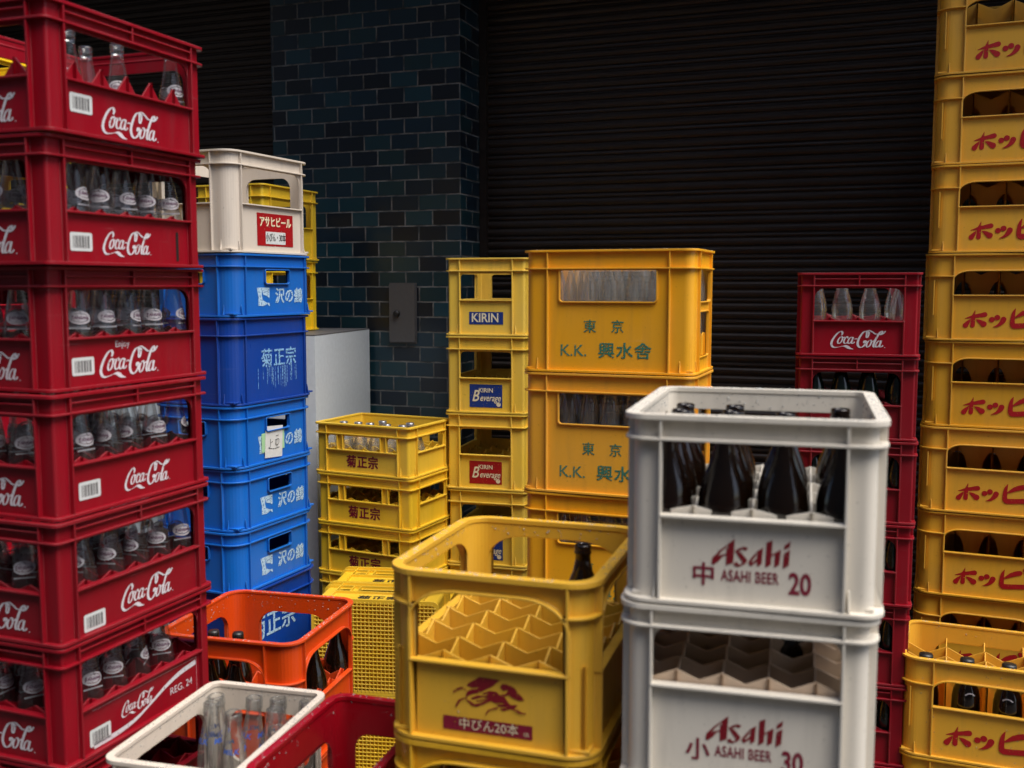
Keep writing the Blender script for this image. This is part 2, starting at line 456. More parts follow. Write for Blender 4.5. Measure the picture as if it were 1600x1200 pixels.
def ribbon(path, width_fn, lift0, dl):
    """flat ribbon; rises a hair along its length so crossings never share a plane"""
    pts, faces = [], []
    n = len(path)
    for i, q in enumerate(path):
        a, b = path[max(i-1, 0)], path[min(i+1, n-1)]
        dx, dy = b[0]-a[0], b[1]-a[1]; l = math.hypot(dx, dy) or 1
        dx, dy = dx/l, dy/l; wv = width_fn(i, dx, dy) / 2
        z = lift0 + dl*i
        pts += [(q[0] - dy*wv, q[1] + dx*wv, z), (q[0] + dy*wv, q[1] - dx*wv, z)]
        if i: faces.append((2*i-2, 2*i-1, 2*i+1, 2*i))
    return pts, faces
def join(parts):
    P, Fc = [], []
    for p, f in parts:
        k = len(P); P += p; Fc += [tuple(i + k for i in t) for t in f]
    return P, Fc
def xform(pf, sc=1.0, dx=0.0, dz=0.0, slope=0.0, sz=None):
    p, f = pf; sz = sc if sz is None else sz
    return [(a*sc + dx, b*sz + dz + slope*a*sc, c) for a, b, c in p], f

def script_logo():
    """flowing script lettering, 100 wide"""
    def ell(cx, cy, rx, ry, sk): return smooth_path([(cx + rx*math.cos(a) + sk*ry*math.sin(a), cy + ry*math.sin(a)) for a in [k*math.pi/5 for k in range(10)]], 3, True)
    S = [smooth_path([(20.5,24.5),(22.5,28),(20.5,31.5),(16,30),(10,24),(4.5,15),(2.5,8),(4.5,2.8),(9,.8),(16,1.6),(23,3.4)]),
         smooth_path([(23,3.4),(28,3.6),(33,1.6),(37,-.6),(43,-2)]),
         ell(18.5,15,3.6,6.6,.38), smooth_path([(21,20.8),(24,19.6),(26.5,21)]),
         smooth_path([(32.5,18.6),(31.5,21.6),(28.5,20),(25.5,14),(26,9.6),(29,9),(33,12)]),
         ell(36.8,14.8,3.4,6,.38), smooth_path([(42.5,21),(39.8,13),(40,9.3),(42.6,9.4),(45,12)]),
         smooth_path([(44.5,17),(47,18),(50,17.5)]),
         smooth_path([(70.5,27),(69,31.5),(65.5,32.8),(60,30),(54,21),(50.6,11),(52,4),(56.5,1.5),(61.5,4.2),(65,9),(65.4,13),(62.8,14),(61.6,10)]),
         smooth_path([(66,32.5),(66.5,27),(66,22),(68.2,21),(70.5,27),(71,31.5)]),
         smooth_path([(65.5,32.8),(71,34),(77,31),(82,27.6),(86,27.5)]),
         ell(71,9,3.6,6.6,.38), smooth_path([(73.5,14.5),(77,13),(80,15)]),
         smooth_path([(90.5,26),(94.5,30),(93,32.5),(88.5,28),(82,15),(79.3,6),(80.6,3),(83.6,4.4)]),
         smooth_path([(88,26.8),(93,26.6),(97,29),(100,33)]),
         ell(87.5,8.6,3.4,6,.38), smooth_path([(93.6,15),(90.8,6.5),(91.2,3),(94,3.4),(96.5,6)])]
    parts = []
    for k, s in enumerate(S):
        nib = 2.0 if k not in (0, 8, 13) else 3.3
        def wf(i, dx, dy, k=k, n=len(s)):
            tt = i / (n-1)
            wv = .95 + nib*abs(dy*.97 - dx*.22)
            if k == 1: wv = .8 + 4.5*math.sin(math.pi*min(1, tt*1.02))**1.5
            if k in (0, 8): wv *= .6 + .4*min(1, 4*min(tt, 1-tt) + .3)
            return wv
        parts.append(ribbon(s, wf, .02 + .011*k, .0012))
    # small mark at the end
    parts.append(([(99,1.2,.02),(100.4,1.2,.02),(100.4,2.6,.02),(99,2.6,.02)], [(0,1,2,3)]))
    return join(parts)
SCRIPT = script_logo()
def scale_lift(pf, k): return [(a, b, c*k) for a, b, c in pf[0]], pf[1]

def asahi_logo():
    u = lambda pts: [((x-780)/940, -((y - .085*(x-330)) - 300)/940) for x, y in pts]
    polys = [
        [(595,140),(582,435),(495,468),(497,345),(465,345),(400,420),(345,458),(322,440),(330,370),(430,270)],
        [(600,290),(640,262),(700,238),(750,250),(742,278),(712,288),(690,264),(655,290),(745,400),(742,425),(715,455),(650,487),(600,475),(580,455),(620,422),(645,455),(672,462),(690,430)],
        [(930,255),(918,455),(865,490),(862,425),(790,482),(760,442),(770,410),(860,300)],
        [(1040,165),(1033,345),(1130,280),(1140,300),(1125,465),(1065,505),(1070,335),(1032,368),(1025,465),(960,500),(970,195)],
        [(1250,180),(1240,255),(1170,290),(1180,235)], [(1245,285),(1235,475),(1165,520),(1175,330)]]
    holes = {0: [(497,238),(440,292),(404,342),(497,322)], 2: [(862,335),(800,422),(804,438),(862,388)]}
    parts = []
    for i, q in enumerate(polys):
        parts.append(poly_fill([u(q)] + ([u(holes[i])] if i in holes else [])))
    return join(parts)
def beast_logo():
    u = lambda pts: [((x-780)/1300, -((y - .125*(x-150)) - 300)/1300) for x, y in pts]
    P = [[(440,225),(480,190),(560,150),(640,105),(760,120),(960,155),(900,200),(850,250),(760,285),(640,345),(540,360),(470,385),(440,420),(425,380),(450,320),(520,290),(610,285),(640,262),(540,268),(470,258)],
         [(690,350),(800,315),(900,330),(960,375),(1030,405),(1080,480),(1120,530),(1230,530),(1180,600),(1120,592),(1010,622),(950,592),(1060,575),(1090,560),(960,560),(900,520),(1040,520),(1010,500),(880,500),(820,470),(700,520),(600,555),(520,540),(445,465),(445,440),(560,515),(640,505),(760,462),(590,480),(590,465),(770,440),(700,405),(560,440),(505,445),(520,415),(620,382),(740,395),(790,350),(700,368)],
         [(960,250),(1000,210),(1080,220),(1180,270),(1240,350),(1300,410),(1335,465),(1240,460),(1150,420),(1090,375),(1035,398),(975,365),(1040,368),(1085,325),(1065,292),(1020,320),(975,280)],
         [(435,330),(400,278),(330,288),(270,322),(225,342),(235,308),(280,272),(370,250),(425,290)],
         [(450,440),(400,430),(335,470),(295,540),(265,575),(268,520),(310,450),(390,415),(455,420)],
         [(945,575),(900,592),(815,602),(772,642),(740,690),(735,665),(770,608),(830,580),(925,560)],
         [(1125,592),(1200,622),(1260,658),(1350,672),(1362,650),(1300,640),(1235,602),(1180,600)]]
    return join([poly_fill([u(q)], .0002*i) for i, q in enumerate(P)])
def brush_kana():
    u = lambda q: ((q[0]-210)/1000, -((q[1] - .09*(q[0]-210)) - 660)/1000, q[2]*1.22/1000)
    S = [[(250,630,5),(330,615,16),(420,600,30),(560,585,40),(690,570,48)], [(470,450,4),(455,520,18),(440,590,34),(430,700,40),(425,815,42)],
         [(370,662,6),(330,715,30),(265,800,50)], [(500,678,6),(570,720,34),(670,800,58)], [(849,703,53),(851,703,53)], [(969,663,53),(971,663,53)],
         [(1108,718,52),(1085,775,46),(1020,840,30),(950,875,16),(880,892,4)],
         [(1362,480,5),(1325,580,30),(1310,700,40),(1305,820,44),(1335,890,52),(1420,905,52),(1560,905,50),(1800,905,50)],
         [(1350,700,8),(1440,650,30),(1560,590,48),(1700,560,50)], [(1820,480,40),(1850,540,40)], [(1930,450,40),(1960,510,40)],
         [(2090,760,50),(2400,790,46),(2640,780,50)]]
    parts = []
    for k, s in enumerate(S):
        s = [u(q) for q in s]
        sm = smooth_path(s, 3) if len(s) > 2 else s
        left, right = [], []; n = len(sm)
        for i, q in enumerate(sm):
            a, b = sm[max(i-1, 0)], sm[min(i+1, n-1)]; dx, dy = b[0]-a[0], b[1]-a[1]; l = math.hypot(dx, dy) or 1; dx, dy = dx/l, dy/l
            left.append((q[0]-dy*q[2], q[1]+dx*q[2])); right.append((q[0]+dy*q[2], q[1]-dx*q[2]))
            if i in (0, n-1):
                ang = math.atan2(dy, dx); cap = []
                for j in range(1, 8):
                    aa = ang - math.pi/2 + math.pi*j/8 if i else ang + math.pi/2 + math.pi*j/8
                    cap.append((q[0] + q[2]*math.cos(aa), q[1] + q[2]*math.sin(aa)))
                if i: endcap = cap
                else: startcap = cap
        parts.append(poly_fill([right + endcap + left[::-1] + startcap], .00012*k))
    return join(parts)
def rect_pf(x0, x1, z0, z1, r=.0, lift=0.0):
    return poly_fill([rrect(x0, x1, z0, z1, r, r, 4)], lift)
def crane_mark():
    """square sake mark with a wing cut out"""
    A = [(0,1),(1,1),(1,.42),(.78,.55),(.5,.62),(.42,.9),(.38,.55),(.5,.32),(.75,.2),(1,.18),(1,0),(.8,.12),(.5,.02),(.1,.05),(.12,.5)]
    return poly_fill([[(a - .5, b - .5) for a, b in A][::-1]])

PRINTS = {}
def print_mesh(key, pf):
    if key not in PRINTS:
        me = bpy.data.meshes.new(key); me.from_pydata([(a, -c, b) for a, b, c in pf[0]], [], pf[1]); me.update()
        PRINTS[key] = me
    return PRINTS[key]
MATMESH = {}
def decal(root, part, pf_key, pf, mat, face, cm, s=0.0, z=0.0, lift=.0008, parent=None, label=None):
    """put a flat print on a wall of a crate: s along the wall, z up"""
    key = pf_key + "|" + mat
    me = print_mesh(key, pf)
    o = link_mesh(part, me, M[mat], parent or root)
    if parent is None:
        x, y = FACES[face](s, lift, cm['hx'], cm['hy'])
        o.location = (x, y, z); o.rotation_euler = (0, 0, {'front': 0, 'right': R(90), 'back': R(180), 'left': R(-90)}[face])
    else:
        o.location = (s, -lift, z)
    if label: o['label'] = label
    return o

# ------------------------------------------------------------------ crate types
def std(W, L, H, r, inset, zf, zs, zw, rt, div, p=.012, inset_side=None, lip=0, arch=False, **kw):
    """inset: rib distance from the outer edge; zf: second flange; zs: sill; zw: window top (fractions of H)"""
    xr = W/2 - inset; yr = L/2 - (inset_side or inset)
    if arch: xw, yw = xr, yr
    else: xw, yw = xr - .0018, yr - .0018
    s = dict(W=W, L=L, H=H, r=r, p=p,
             holes=[(-xw, xw, zs*H, zw*H, .0, rt, lip)], holes_side=[(-yw, yw, zs*H, zw*H, .0, rt, lip)],
             ribs=[(-xr, .006, H - .004), (xr, .006, H - .004)], ribs_side=[(-yr, .006, H - .004), (yr, .006, H - .004)],
             sills=[(-xr, xr, zs*H - .001)], sills_side=[(-yr, yr, zs*H - .001)],
             flanges=[(zf*H, (xr, yr))] if arch else [(zf*H,)], div=div)
    s.update(kw); return s
T = {}
def deftype(name, **s): T[name] = crate_meshes(name, s); T[name]['spec'] = s
HC = .2333
sp = std(.33, .448, HC, .012, .046, .845, .43, .815, .028, (4, 6, .094, .110), p=.011)
sp['flanges'] = [(.845*HC,)]
sp['sills'] = sp['sills'] + [(-.119, .119, .925*HC, .009, .003)]; sp['sills_side'] = sp['sills_side'] + [(-.178, .178, .925*HC, .009, .003)]
sp['ribs'] = sp['ribs'] + [(0, .845*HC, HC - .004)]; sp['ribs_side'] = sp['ribs_side'] + [(0, .845*HC, HC - .004)]
deftype('soda', **sp)
sp = dict(sp); sp['div'] = (4, 6, .094, .136)
deftype('soda_open', **sp)
deftype('beerA', **std(.372, .431, .2826, .034, .056, .872, .475, .862, .004, (4, 5, .138, .147), p=.014, rim_th=.008))
deftype('beerB', **std(.372, .431, .2826, .034, .050, .885, .57, .872, .024, (5, 6, .166, .180), p=.014, rim_th=.008))
deftype('kirin', **std(.36, .41, .2855, .055, .048, .80, .48, .885, (.075, .05), (4, 5, .134, .150), p=.013, rim_th=.009, arch=True, lip=.012))
deftype('kirin_old', **std(.31, .42, .2827, .02, .056, .835, .465, .80, .016, (4, 5, .10, .115), p=.010))
kk = std(.491, .299, .339, .035, .075, .85, .58, .84, .006, (7, 4, .10, .11), p=.010, inset_side=.06)
kk['holes'] = [(-.135, .135, .585*.339, .835*.339, .008, .004, .006)]
kk['holes_side'] = [(-.082, .082, .585*.339, .835*.339, .006, .004, .006), (-.074, .074, .14*.339, .50*.339, .003, .003, .004)]
kk['sills'] = []; kk['sills_side'] = []
deftype('tall_amber', **kk)
hp = std(.45, .36, .2833, .05, .088, .745, .53, .80, (.05, .03), (4, 4, .215, .240), p=.010, inset_side=.075, arch=True, lip=.009, edge_plates=False, arch_div=(.036, .195))
hp['ribs'] = hp['ribs'] + [(-.195, .30*.2833, .70*.2833, .006), (.195, .30*.2833, .70*.2833, .006)]
deftype('brush', **hp)
sk = std(.41, .31, .184, .03, .055, .80, .49, .76, .002, (6, 4, .085, .098), p=.010, mesh_floor=.0125)
x1 = .41/2 - .055
sk['holes'] = [(-x1 + .002, -.105, .49*.184, .76*.184, .001, .012), (-.078, .078, .49*.184, .76*.184, .001, .004), (.105, x1 - .002, .49*.184, .76*.184, .001, .012)]
sk['ribs'] = sk['ribs'] + [(q, .48*.184, .80*.184) for q in (-.103, -.080, .080, .103)]
sk['holes_side'] = [(-.095, .095, .49*.184, .76*.184, .001, .02)]
sk['r'] = .022
deftype('low_sake', **sk)
def blue_spec(H, hole):
    s = std(.33, .425, H, .06, .062, .80, .3, .5, .005, None, p=.009)
    s['holes'] = []; s['sills'] = []; s['sills_side'] = []
    s['holes_side'] = [(-.055, .065, .54*H, .75*H, .006, .004, .008)] if hole else []
    if not hole: s['holes_side'] = []
    else: s['holes'] = [(-.05, .05, .54*H, .75*H, .006, .004, .008)]
    return s
deftype('sake_blue', **blue_spec(.193, True))
deftype('sake_navy', **blue_spec(.2675, False))
deftype('beer_cream', **std(.33, .425, .304, .05, .075, .865, .49, .85, (.035, .035), None, p=.010, inset_side=.056))
deftype('orange_beer', **std(.40, .407, .354, .055, .09, .70, .47, .85, (.06, .05), (5, 5, .16, .18), p=.010, arch=True, lip=.009, inset_side=.055))
mk = std(.275, .395, .2467, .03, .03, .80, .35, .86, .045, None, p=.010, rim_th=.008, inset_side=.045)
mk['holes'] = [(-.095, .095, .30*.2467, .78*.2467, .03, .04, .004)]; mk['holes_side'] = [(-.145, .145, .22*.2467, .84*.2467, .03, .05, .004)]
mk['sills'] = []; mk['sills_side'] = []; mk['flanges'] = [(.85*.2467,)]
deftype('milk', **mk)
rs = std(.225, .36, .262, .035, .03, .80, .35, .86, .045, None, p=.010, rim_th=.009, inset_side=.04)
rs['holes'] = [(-.065, .065, .25*.262, .72*.262, .02, .035, 0)]; rs['holes_side'] = [(-.135, .135, .25*.262, .74*.262, .03, .05, 0)]
rs['sills'] = []; rs['sills_side'] = []; rs['flanges'] = [(.72*.262,)]
deftype('red_small', **rs)

def crate(kind, mat, loc, rz, label, group, name='crate', cat='crate', tilt=None, divmat=None):
    """loc = centre of the foot"""
    t = T[kind]; root = empty(name, loc, rz)
    if tilt: root.rotation_euler = tilt
    fade = (random.random(), random.random()**1.5, 0, 1)
    tag(root, label, cat, group)
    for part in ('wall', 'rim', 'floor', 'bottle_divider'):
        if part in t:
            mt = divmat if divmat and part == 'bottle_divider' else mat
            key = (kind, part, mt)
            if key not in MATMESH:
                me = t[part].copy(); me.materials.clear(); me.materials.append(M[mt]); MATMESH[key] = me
            link_mesh(part, MATMESH[key], None, root).color = fade
    return root
def from_FL(x, y, rz, W, L):
    c, s_ = math.cos(rz), math.sin(rz); a, b = W/2, L/2
    return x + c*a - s_*b, y + s_*a + c*b
def from_FR(x, y, rz, W, L):
    c, s_ = math.cos(rz), math.sin(rz); a, b = -W/2, L/2
    return x + c*a - s_*b, y + s_*a + c*b
def jit(a=.003): return random.uniform(-a, a)

# ------------------------------------------------------------------ bottles
def lathe(profile, seg=20):
    bm = bmesh.new(); rings = []
    for r_, z in profile:
        rings.append([bm.verts.new((r_*math.cos(2*math.pi*i/seg), r_*math.sin(2*math.pi*i/seg), z)) for i in range(seg)])
    for a, b in zip(rings, rings[1:]):
        for i in range(seg): bm.faces.new((a[i], a[(i+1) % seg], b[(i+1) % seg], b[i]))
    return bm
def prof_r(profile, z):
    for (r0, z0), (r1, z1) in zip(profile, profile[1:]):
        if z0 <= z <= z1: return r0 + (r1-r0)*(z-z0)/max(z1-z0, 1e-6)
    return profile[-1][0]
def wrap(pf, profile, zc, ang, lift, sc=1.0):
    P = []
    for a, b, c in pf[0]:
        z = zc + b*sc; r_ = prof_r(profile, z) + lift + c*sc; th = ang + a*sc/prof_r(profile, zc)
        P.append((r_*math.cos(th), r_*math.sin(th), z))
    return P, pf[1]
def mesh_pf(name, pf, smooth=False):
    me = bpy.data.meshes.new(name); me.from_pydata(pf[0], [], pf[1]); me.update()
    if smooth:
        for p in me.polygons: p.use_smooth = True
    return me
def ell_grid(rx, ry, n=10, m=8, inner=0.0):
    P, Fc = [], []
    for i in range(n):
        for j in range(m + 1):
            a = 2*math.pi*i/n; k = inner + (1-inner)*j/m; P.append((rx*k*math.cos(a), ry*k*math.sin(a), 0))
    for i in range(n):
        for j in range(m):
            q = lambda a, b: (a % n)*(m+1) + b
            Fc.append((q(i, j), q(i, j+1), q(i+1, j+1), q(i+1, j)))
    return P, Fc
B = {}
pr = [(.001,.004),(.024,.003),(.027,.006),(.0275,.05),(.0275,.088),(.0265,.098),(.0235,.118),(.0185,.148),(.0145,.172),(.0128,.186),(.0126,.192),(.0142,.193),(.0144,.197),(.0132,.199),(.0142,.203),(.0142,.209),(.0125,.211),(.0108,.209),(.0106,.19)]
B['soda'] = dict(h=.211, parts=[('glass', to_mesh('soda_bottle_glass', lathe(pr), True), 'glass')])
SODA_LABEL = mesh_pf('soda_bottle_label', join([wrap(ell_grid(.0215, .0125, 20, 4, .74), pr, .122, 0, .0008), wrap(ell_grid(.0150, .0078, 18, 4, .0), pr, .122, 0, .0007)]), True)
SODA_TEXT = mesh_pf('soda_bottle_letters', wrap(text_mesh("TANSAN", .0078, .02), pr, .122, 0, .0014))
SODA_BAND = mesh_pf('soda_bottle_band', wrap(rect_pf(-.02, .02, -.0014, .0014), pr, .1015, 0, .0006), True)
pb = [(r_*1.09, z_*.935) for r_, z_ in [(.001,.004),(.030,.003),(.034,.008),(.0345,.02),(.0345,.140),(.0340,.152),(.0315,.168),(.0250,.190),(.0165,.215),(.0132,.235),(.0130,.248),(.0146,.249),(.0148,.254),(.0134,.256),(.0142,.259),(.0142,.266),(.0125,.268),(.0105,.266),(.0104,.24)]]
B['beer'] = dict(h=.268, parts=[('glass', to_mesh('beer_bottle_glass', lathe(pb, 24), True), 'brown')])
pt = [(r_, z*1.11) for r_, z in pb]
B['tall_beer'] = dict(h=.297, parts=[('glass', to_mesh('tall_beer_bottle_glass', lathe(pt, 24), True), 'brown')])
pc = [(r_, z*1.12) for r_, z in pb]
cap = [(.0155,.271),(.0156,.278),(.0142,.283),(.0005,.2845)]
B['capped_beer'] = dict(h=.303, parts=[('glass', to_mesh('capped_bottle_glass', lathe(pc, 24), True), 'brown'), ('cap', to_mesh('bottle_cap', lathe(cap), True), 'black')])
ph = [(r_*1.30, z_*1.09) for r_, z_ in [(.001,.004),(.026,.003),(.029,.008),(.029,.115),(.0285,.145),(.0255,.165),(.018,.185),(.0135,.205),(.0125,.225),(.0140,.227),(.0140,.238),(.012,.240),(.010,.238)]]
arc_ = [wrap(ribbon(smooth_path([(-.013,-.003),(-.006,.002),(0,.0032),(.006,.002),(.013,-.003)], 4), lambda i, a, b: .0036, 0, 0), ph, .175, a0, .0009) for a0 in (0, math.pi)]
B['hop'] = dict(h=.24, parts=[('glass', to_mesh('hop_bottle_glass', lathe(ph), True), 'brown'), ('painted_mark', mesh_pf('hop_bottle_mark', join(arc_)), 'ink_white'),
                              ('cap', to_mesh('hop_cap', lathe([(.0190,.254),(.0192,.261),(.0178,.266),(.0005,.267)]), True), 'black')])
pk = [(r_, z_*.93) for r_, z_ in [(.001,.004),(.027,.003),(.030,.008),(.030,.075),(.029,.09),(.0225,.115),(.016,.135),(.0132,.15),(.0132,.16)]]
B['cup'] = dict(h=.172, parts=[('glass', to_mesh('sake_bottle_glass', lathe(pk), True), 'glass_cup'), ('cap', to_mesh('silver_cap', lathe([(.0150,.145),(.0155,.148),(.0155,.160),(.0140,.1615),(.0005,.162)]), True), 'silver')])
pw_ = [(.001,.004),(.026,.003),(.029,.007),(.029,.20),(.0275,.225),(.021,.255),(.0155,.275),(.0150,.295),(.0165,.297),(.0165,.309),(.0145,.311),(.0125,.309),(.0125,.29)]
B['water'] = dict(h=.311, parts=[('glass', to_mesh('water_bottle_glass', lathe(pw_), True), 'glass_hazy')])
pm = [(r_*.88, z_*1.04) for r_, z_ in [(.001,.004),(.026,.003),(.029,.007),(.029,.10),(.028,.125),(.0235,.15),(.0195,.172),(.0185,.188),(.0205,.190),(.0208,.198),(.0195,.2),(.0205,.203),(.0205,.209),(.018,.211),(.0165,.209),(.0165,.185)]]
B['milk'] = dict(h=.211, parts=[('glass', to_mesh('milk_bottle_glass', lathe(pm, 24), True), 'glass_milk'),
                                ('lettering', mesh_pf('milk_letters', join([wrap(text_mesh("MILK", .016, .02, .2), pm, .142, a_, .0008) for a_ in (0, 2.1, 4.2)])), 'ink_blue')])
pg = [(.001,.004),(.024,.003),(.0275,.008),(.0285,.03),(.0255,.065),(.0275,.10),(.0285,.115),(.024,.14),(.0165,.165),(.0132,.18),(.0128,.19),(.0144,.191),(.0144,.205),(.0125,.207),(.0108,.205)]
B['cola'] = dict(h=.207, parts=[('glass', to_mesh('cola_bottle_glass', lathe(pg), True), 'darkgreen')])
B['cola_clear'] = dict(h=.207, parts=[('glass', to_mesh('cola_clear_glass', lathe(pg), True), 'glass')])
for k_, b_ in B.items():
    for nm, me, mt in b_['parts']:
        me.materials.clear(); me.materials.append(M[mt])
NAMES = dict(soda='soda_bottle', beer='beer_bottle', tall_beer='beer_bottle', capped_beer='beer_bottle', hop='beer_bottle', cup='sake_bottle', water='water_bottle', milk='milk_bottle', cola='soda_bottle', cola_clear='soda_bottle')
def bottle(kind, loc, label, group, rz=None, small=False):
    o = empty(NAMES[kind], loc, random.uniform(0, 6.28) if rz is None else rz); tag(o, label, 'bottle', group)
    for nm, me, mt in B[kind]['parts']: link_mesh(nm, me, None, o)
    if kind == 'soda':
        for ang in (0, math.pi):
            l_ = link_mesh('label', SODA_LABEL, M['bottle_white'], o); l_.rotation_euler.z = ang
            link_mesh('lettering', SODA_TEXT, M['bottle_purple'], l_)
            l2 = link_mesh('printed_band', SODA_BAND, M['bottle_white'], o); l2.rotation_euler.z = ang
    return o
def fill(root, kind, btype, nx, ny, label, group, keep=None, face=None, dz=.0155):
    t = T[kind]; ix, iy = t['hx'] - .005, t['hy'] - .005
    mw = root.matrix_basis
    for j in range(ny):
        for i in range(nx):
            if keep and not keep(i, j): continue
            x = -ix + 2*ix*(i + .5)/nx; y = -iy + 2*iy*(j + .5)/ny
            p = mw @ Vector((x + jit(.002), y + jit(.002), dz))
            rz = None if face is None else root.rotation_euler.z + face + random.gauss(0, .55)
            ob = bottle(btype, p, label, group, rz)
            if btype == 'milk': ob.rotation_euler.x = R(random.uniform(-7, 7)); ob.rotation_euler.y = R(random.uniform(-7, 7))
            elif btype in ('soda', 'water', 'cola_clear', 'cup'): ob.rotation_euler.x = R(random.gauss(0, .9)); ob.rotation_euler.y = R(random.gauss(0, .9))

# ------------------------------------------------------------------ prints used on the crates
K = lambda key, fn: PF.setdefault(key, fn()) if key not in PF else PF[key]
PF = {}
def coke_print(root, w_, face, s=0, z=.05, key=None):
    k = w_ / 100
    pf = [(a*k - w_/2, b*k - 16*k, c*.0012) for a, b, c in SCRIPT[0]], SCRIPT[1]
    return decal(root, 'script_lettering', 'script%d' % int(w_*1e4), pf, 'ink_white', face, T['soda'], s, z)
def barcode(root, face, s, z, w_=.056, h=.034):
    st = decal(root, 'barcode_sticker', 'sticker', rect_pf(-w_/2, w_/2, -h/2, h/2, .004), 'paper', face, T['soda'], s, z, .001)
    rnd = random.Random(4); bars = []; x = -w_*.38
    while x < w_*.38:
        bw = rnd.choice((.0011, .0018, .0032)); bars.append(rect_pf(x, x + bw, -h*.33, h*.33)); x += bw + rnd.choice((.0012, .0024))
    decal(root, 'barcode', 'bars', join(bars), 'gunmetal', face, T['soda'], 0, 0, .0006, parent=st)

# ------------------------------------------------------------------ setting
WR = R(-20)                                   # the shop front runs at this angle
wd = Vector((math.cos(WR), math.sin(WR), 0)); wnrm = Vector((math.sin(WR), -math.cos(WR), 0))  # wall direction, outward normal
W0 = Vector((-.213, 4.347, 0))                # arris between the pillar's face and its right return
def ground_mat():
    m, nt, b = nodes_of("wet_asphalt"); N = nt.nodes; L = nt.links
    tc = N.new("ShaderNodeTexCoord"); n = N.new("ShaderNodeTexNoise"); n.inputs['Scale'].default_value = 90; n.inputs['Detail'].default_value = 8
    L.new(tc.outputs['Object'], n.inputs['Vector'])
    cr = N.new("ShaderNodeValToRGB"); cr.color_ramp.elements[0].color = (.025, .025, .027, 1); cr.color_ramp.elements[1].color = (.085, .083, .08, 1)
    L.new(n.outputs[0], cr.inputs[0]); L.new(cr.outputs[0], b.inputs['Base Color'])
    bp = N.new("ShaderNodeBump"); bp.inputs['Distance'].default_value = .004; L.new(n.outputs[0], bp.inputs['Height']); L.new(bp.outputs[0], b.inputs['Normal'])
    b.inputs['Roughness'].default_value = .45
    return m
bm = bmesh.new(); v = [bm.verts.new(c) for c in ((-80, -80, 0), (80, -80, 0), (80, 80, 0), (-80, 80, 0))]; bm.faces.new(v)
g = link_mesh('ground', to_mesh('ground', bm), ground_mat()); g['kind'] = 'structure'

TW, TH = .127, .0642
def tile_mat():
    m, nt, b = nodes_of("dark_glazed_tile"); N = nt.nodes; L = nt.links
    tc = N.new("ShaderNodeTexCoord"); uv = N.new("ShaderNodeUVMap")
    wob = N.new("ShaderNodeTexNoise"); wob.inputs['Scale'].default_value = 30; wob.inputs['Detail'].default_value = 4
    L.new(tc.outputs['Object'], wob.inputs['Vector'])
    sub = N.new("ShaderNodeVectorMath"); sub.operation = 'MULTIPLY_ADD'
    L.new(wob.outputs['Color'], sub.inputs[0]); sub.inputs[1].default_value = (.0035, .0035, 0); L.new(uv.outputs[0], sub.inputs[2])
    br = N.new("ShaderNodeTexBrick"); br.offset = .5
    br.inputs['Scale'].default_value = 1; br.inputs['Brick Width'].default_value = TW; br.inputs['Row Height'].default_value = TH
    br.inputs['Mortar Size'].default_value = .0036; br.inputs['Mortar Smooth'].default_value = .25; br.inputs['Bias'].default_value = 0
    br.inputs['Color1'].default_value = (0, 0, 0, 1); br.inputs['Color2'].default_value = (1, 1, 1, 1); br.inputs['Mortar'].default_value = (.5, .5, .5, 1)
    L.new(sub.outputs[0], br.inputs['Vector'])
    cr = N.new("ShaderNodeValToRGB"); e = cr.color_ramp.elements
    e[0].position = 0; e[0].color = (.005, .009, .015, 1); e[1].position = 1; e[1].color = (.009, .044, .064, 1)
    for pos, c in ((.3, (.006, .014, .025, 1)), (.55, (.006, .025, .043, 1)), (.8, (.008, .030, .038, 1))):
        x = e.new(pos); x.color = c
    L.new(br.outputs['Color'], cr.inputs[0])
    mo = N.new("ShaderNodeTexNoise"); mo.inputs['Scale'].default_value = 18; mo.inputs['Detail'].default_value = 6; L.new(tc.outputs['Object'], mo.inputs['Vector'])
    mc = N.new("ShaderNodeValToRGB"); mc.color_ramp.elements[0].position = .35; mc.color_ramp.elements[1].position = .65
    mc.color_ramp.elements[0].color = (.045, .05, .052, 1); mc.color_ramp.elements[1].color = (.17, .17, .165, 1); L.new(mo.outputs[0], mc.inputs[0])
    mx = N.new("ShaderNodeMix"); mx.data_type = 'RGBA'; L.new(br.outputs['Fac'], mx.inputs[0]); L.new(cr.outputs[0], mx.inputs[6]); L.new(mc.outputs[0], mx.inputs[7])
    L.new(mx.outputs[2], b.inputs['Base Color'])
    rr = N.new("ShaderNodeMapRange"); L.new(br.outputs['Fac'], rr.inputs[0]); rr.inputs[3].default_value = .28; rr.inputs[4].default_value = .9; L.new(rr.outputs[0], b.inputs['Roughness'])
    inv = N.new("ShaderNodeMath"); inv.operation = 'SUBTRACT'; inv.inputs[0].default_value = 1; L.new(br.outputs['Fac'], inv.inputs[1])
    ad = N.new("ShaderNodeMath"); ad.operation = 'MULTIPLY_ADD'; ad.inputs[1].default_value = .12; L.new(wob.outputs[0], ad.inputs[0]); L.new(inv.outputs[0], ad.inputs[2])
    bp = N.new("ShaderNodeBump"); bp.inputs['Distance'].default_value = .004; bp.inputs['Strength'].default_value = .8; L.new(ad.outputs[0], bp.inputs['Height']); L.new(bp.outputs[0], b.inputs['Normal'])
    return m
TILE = tile_mat()
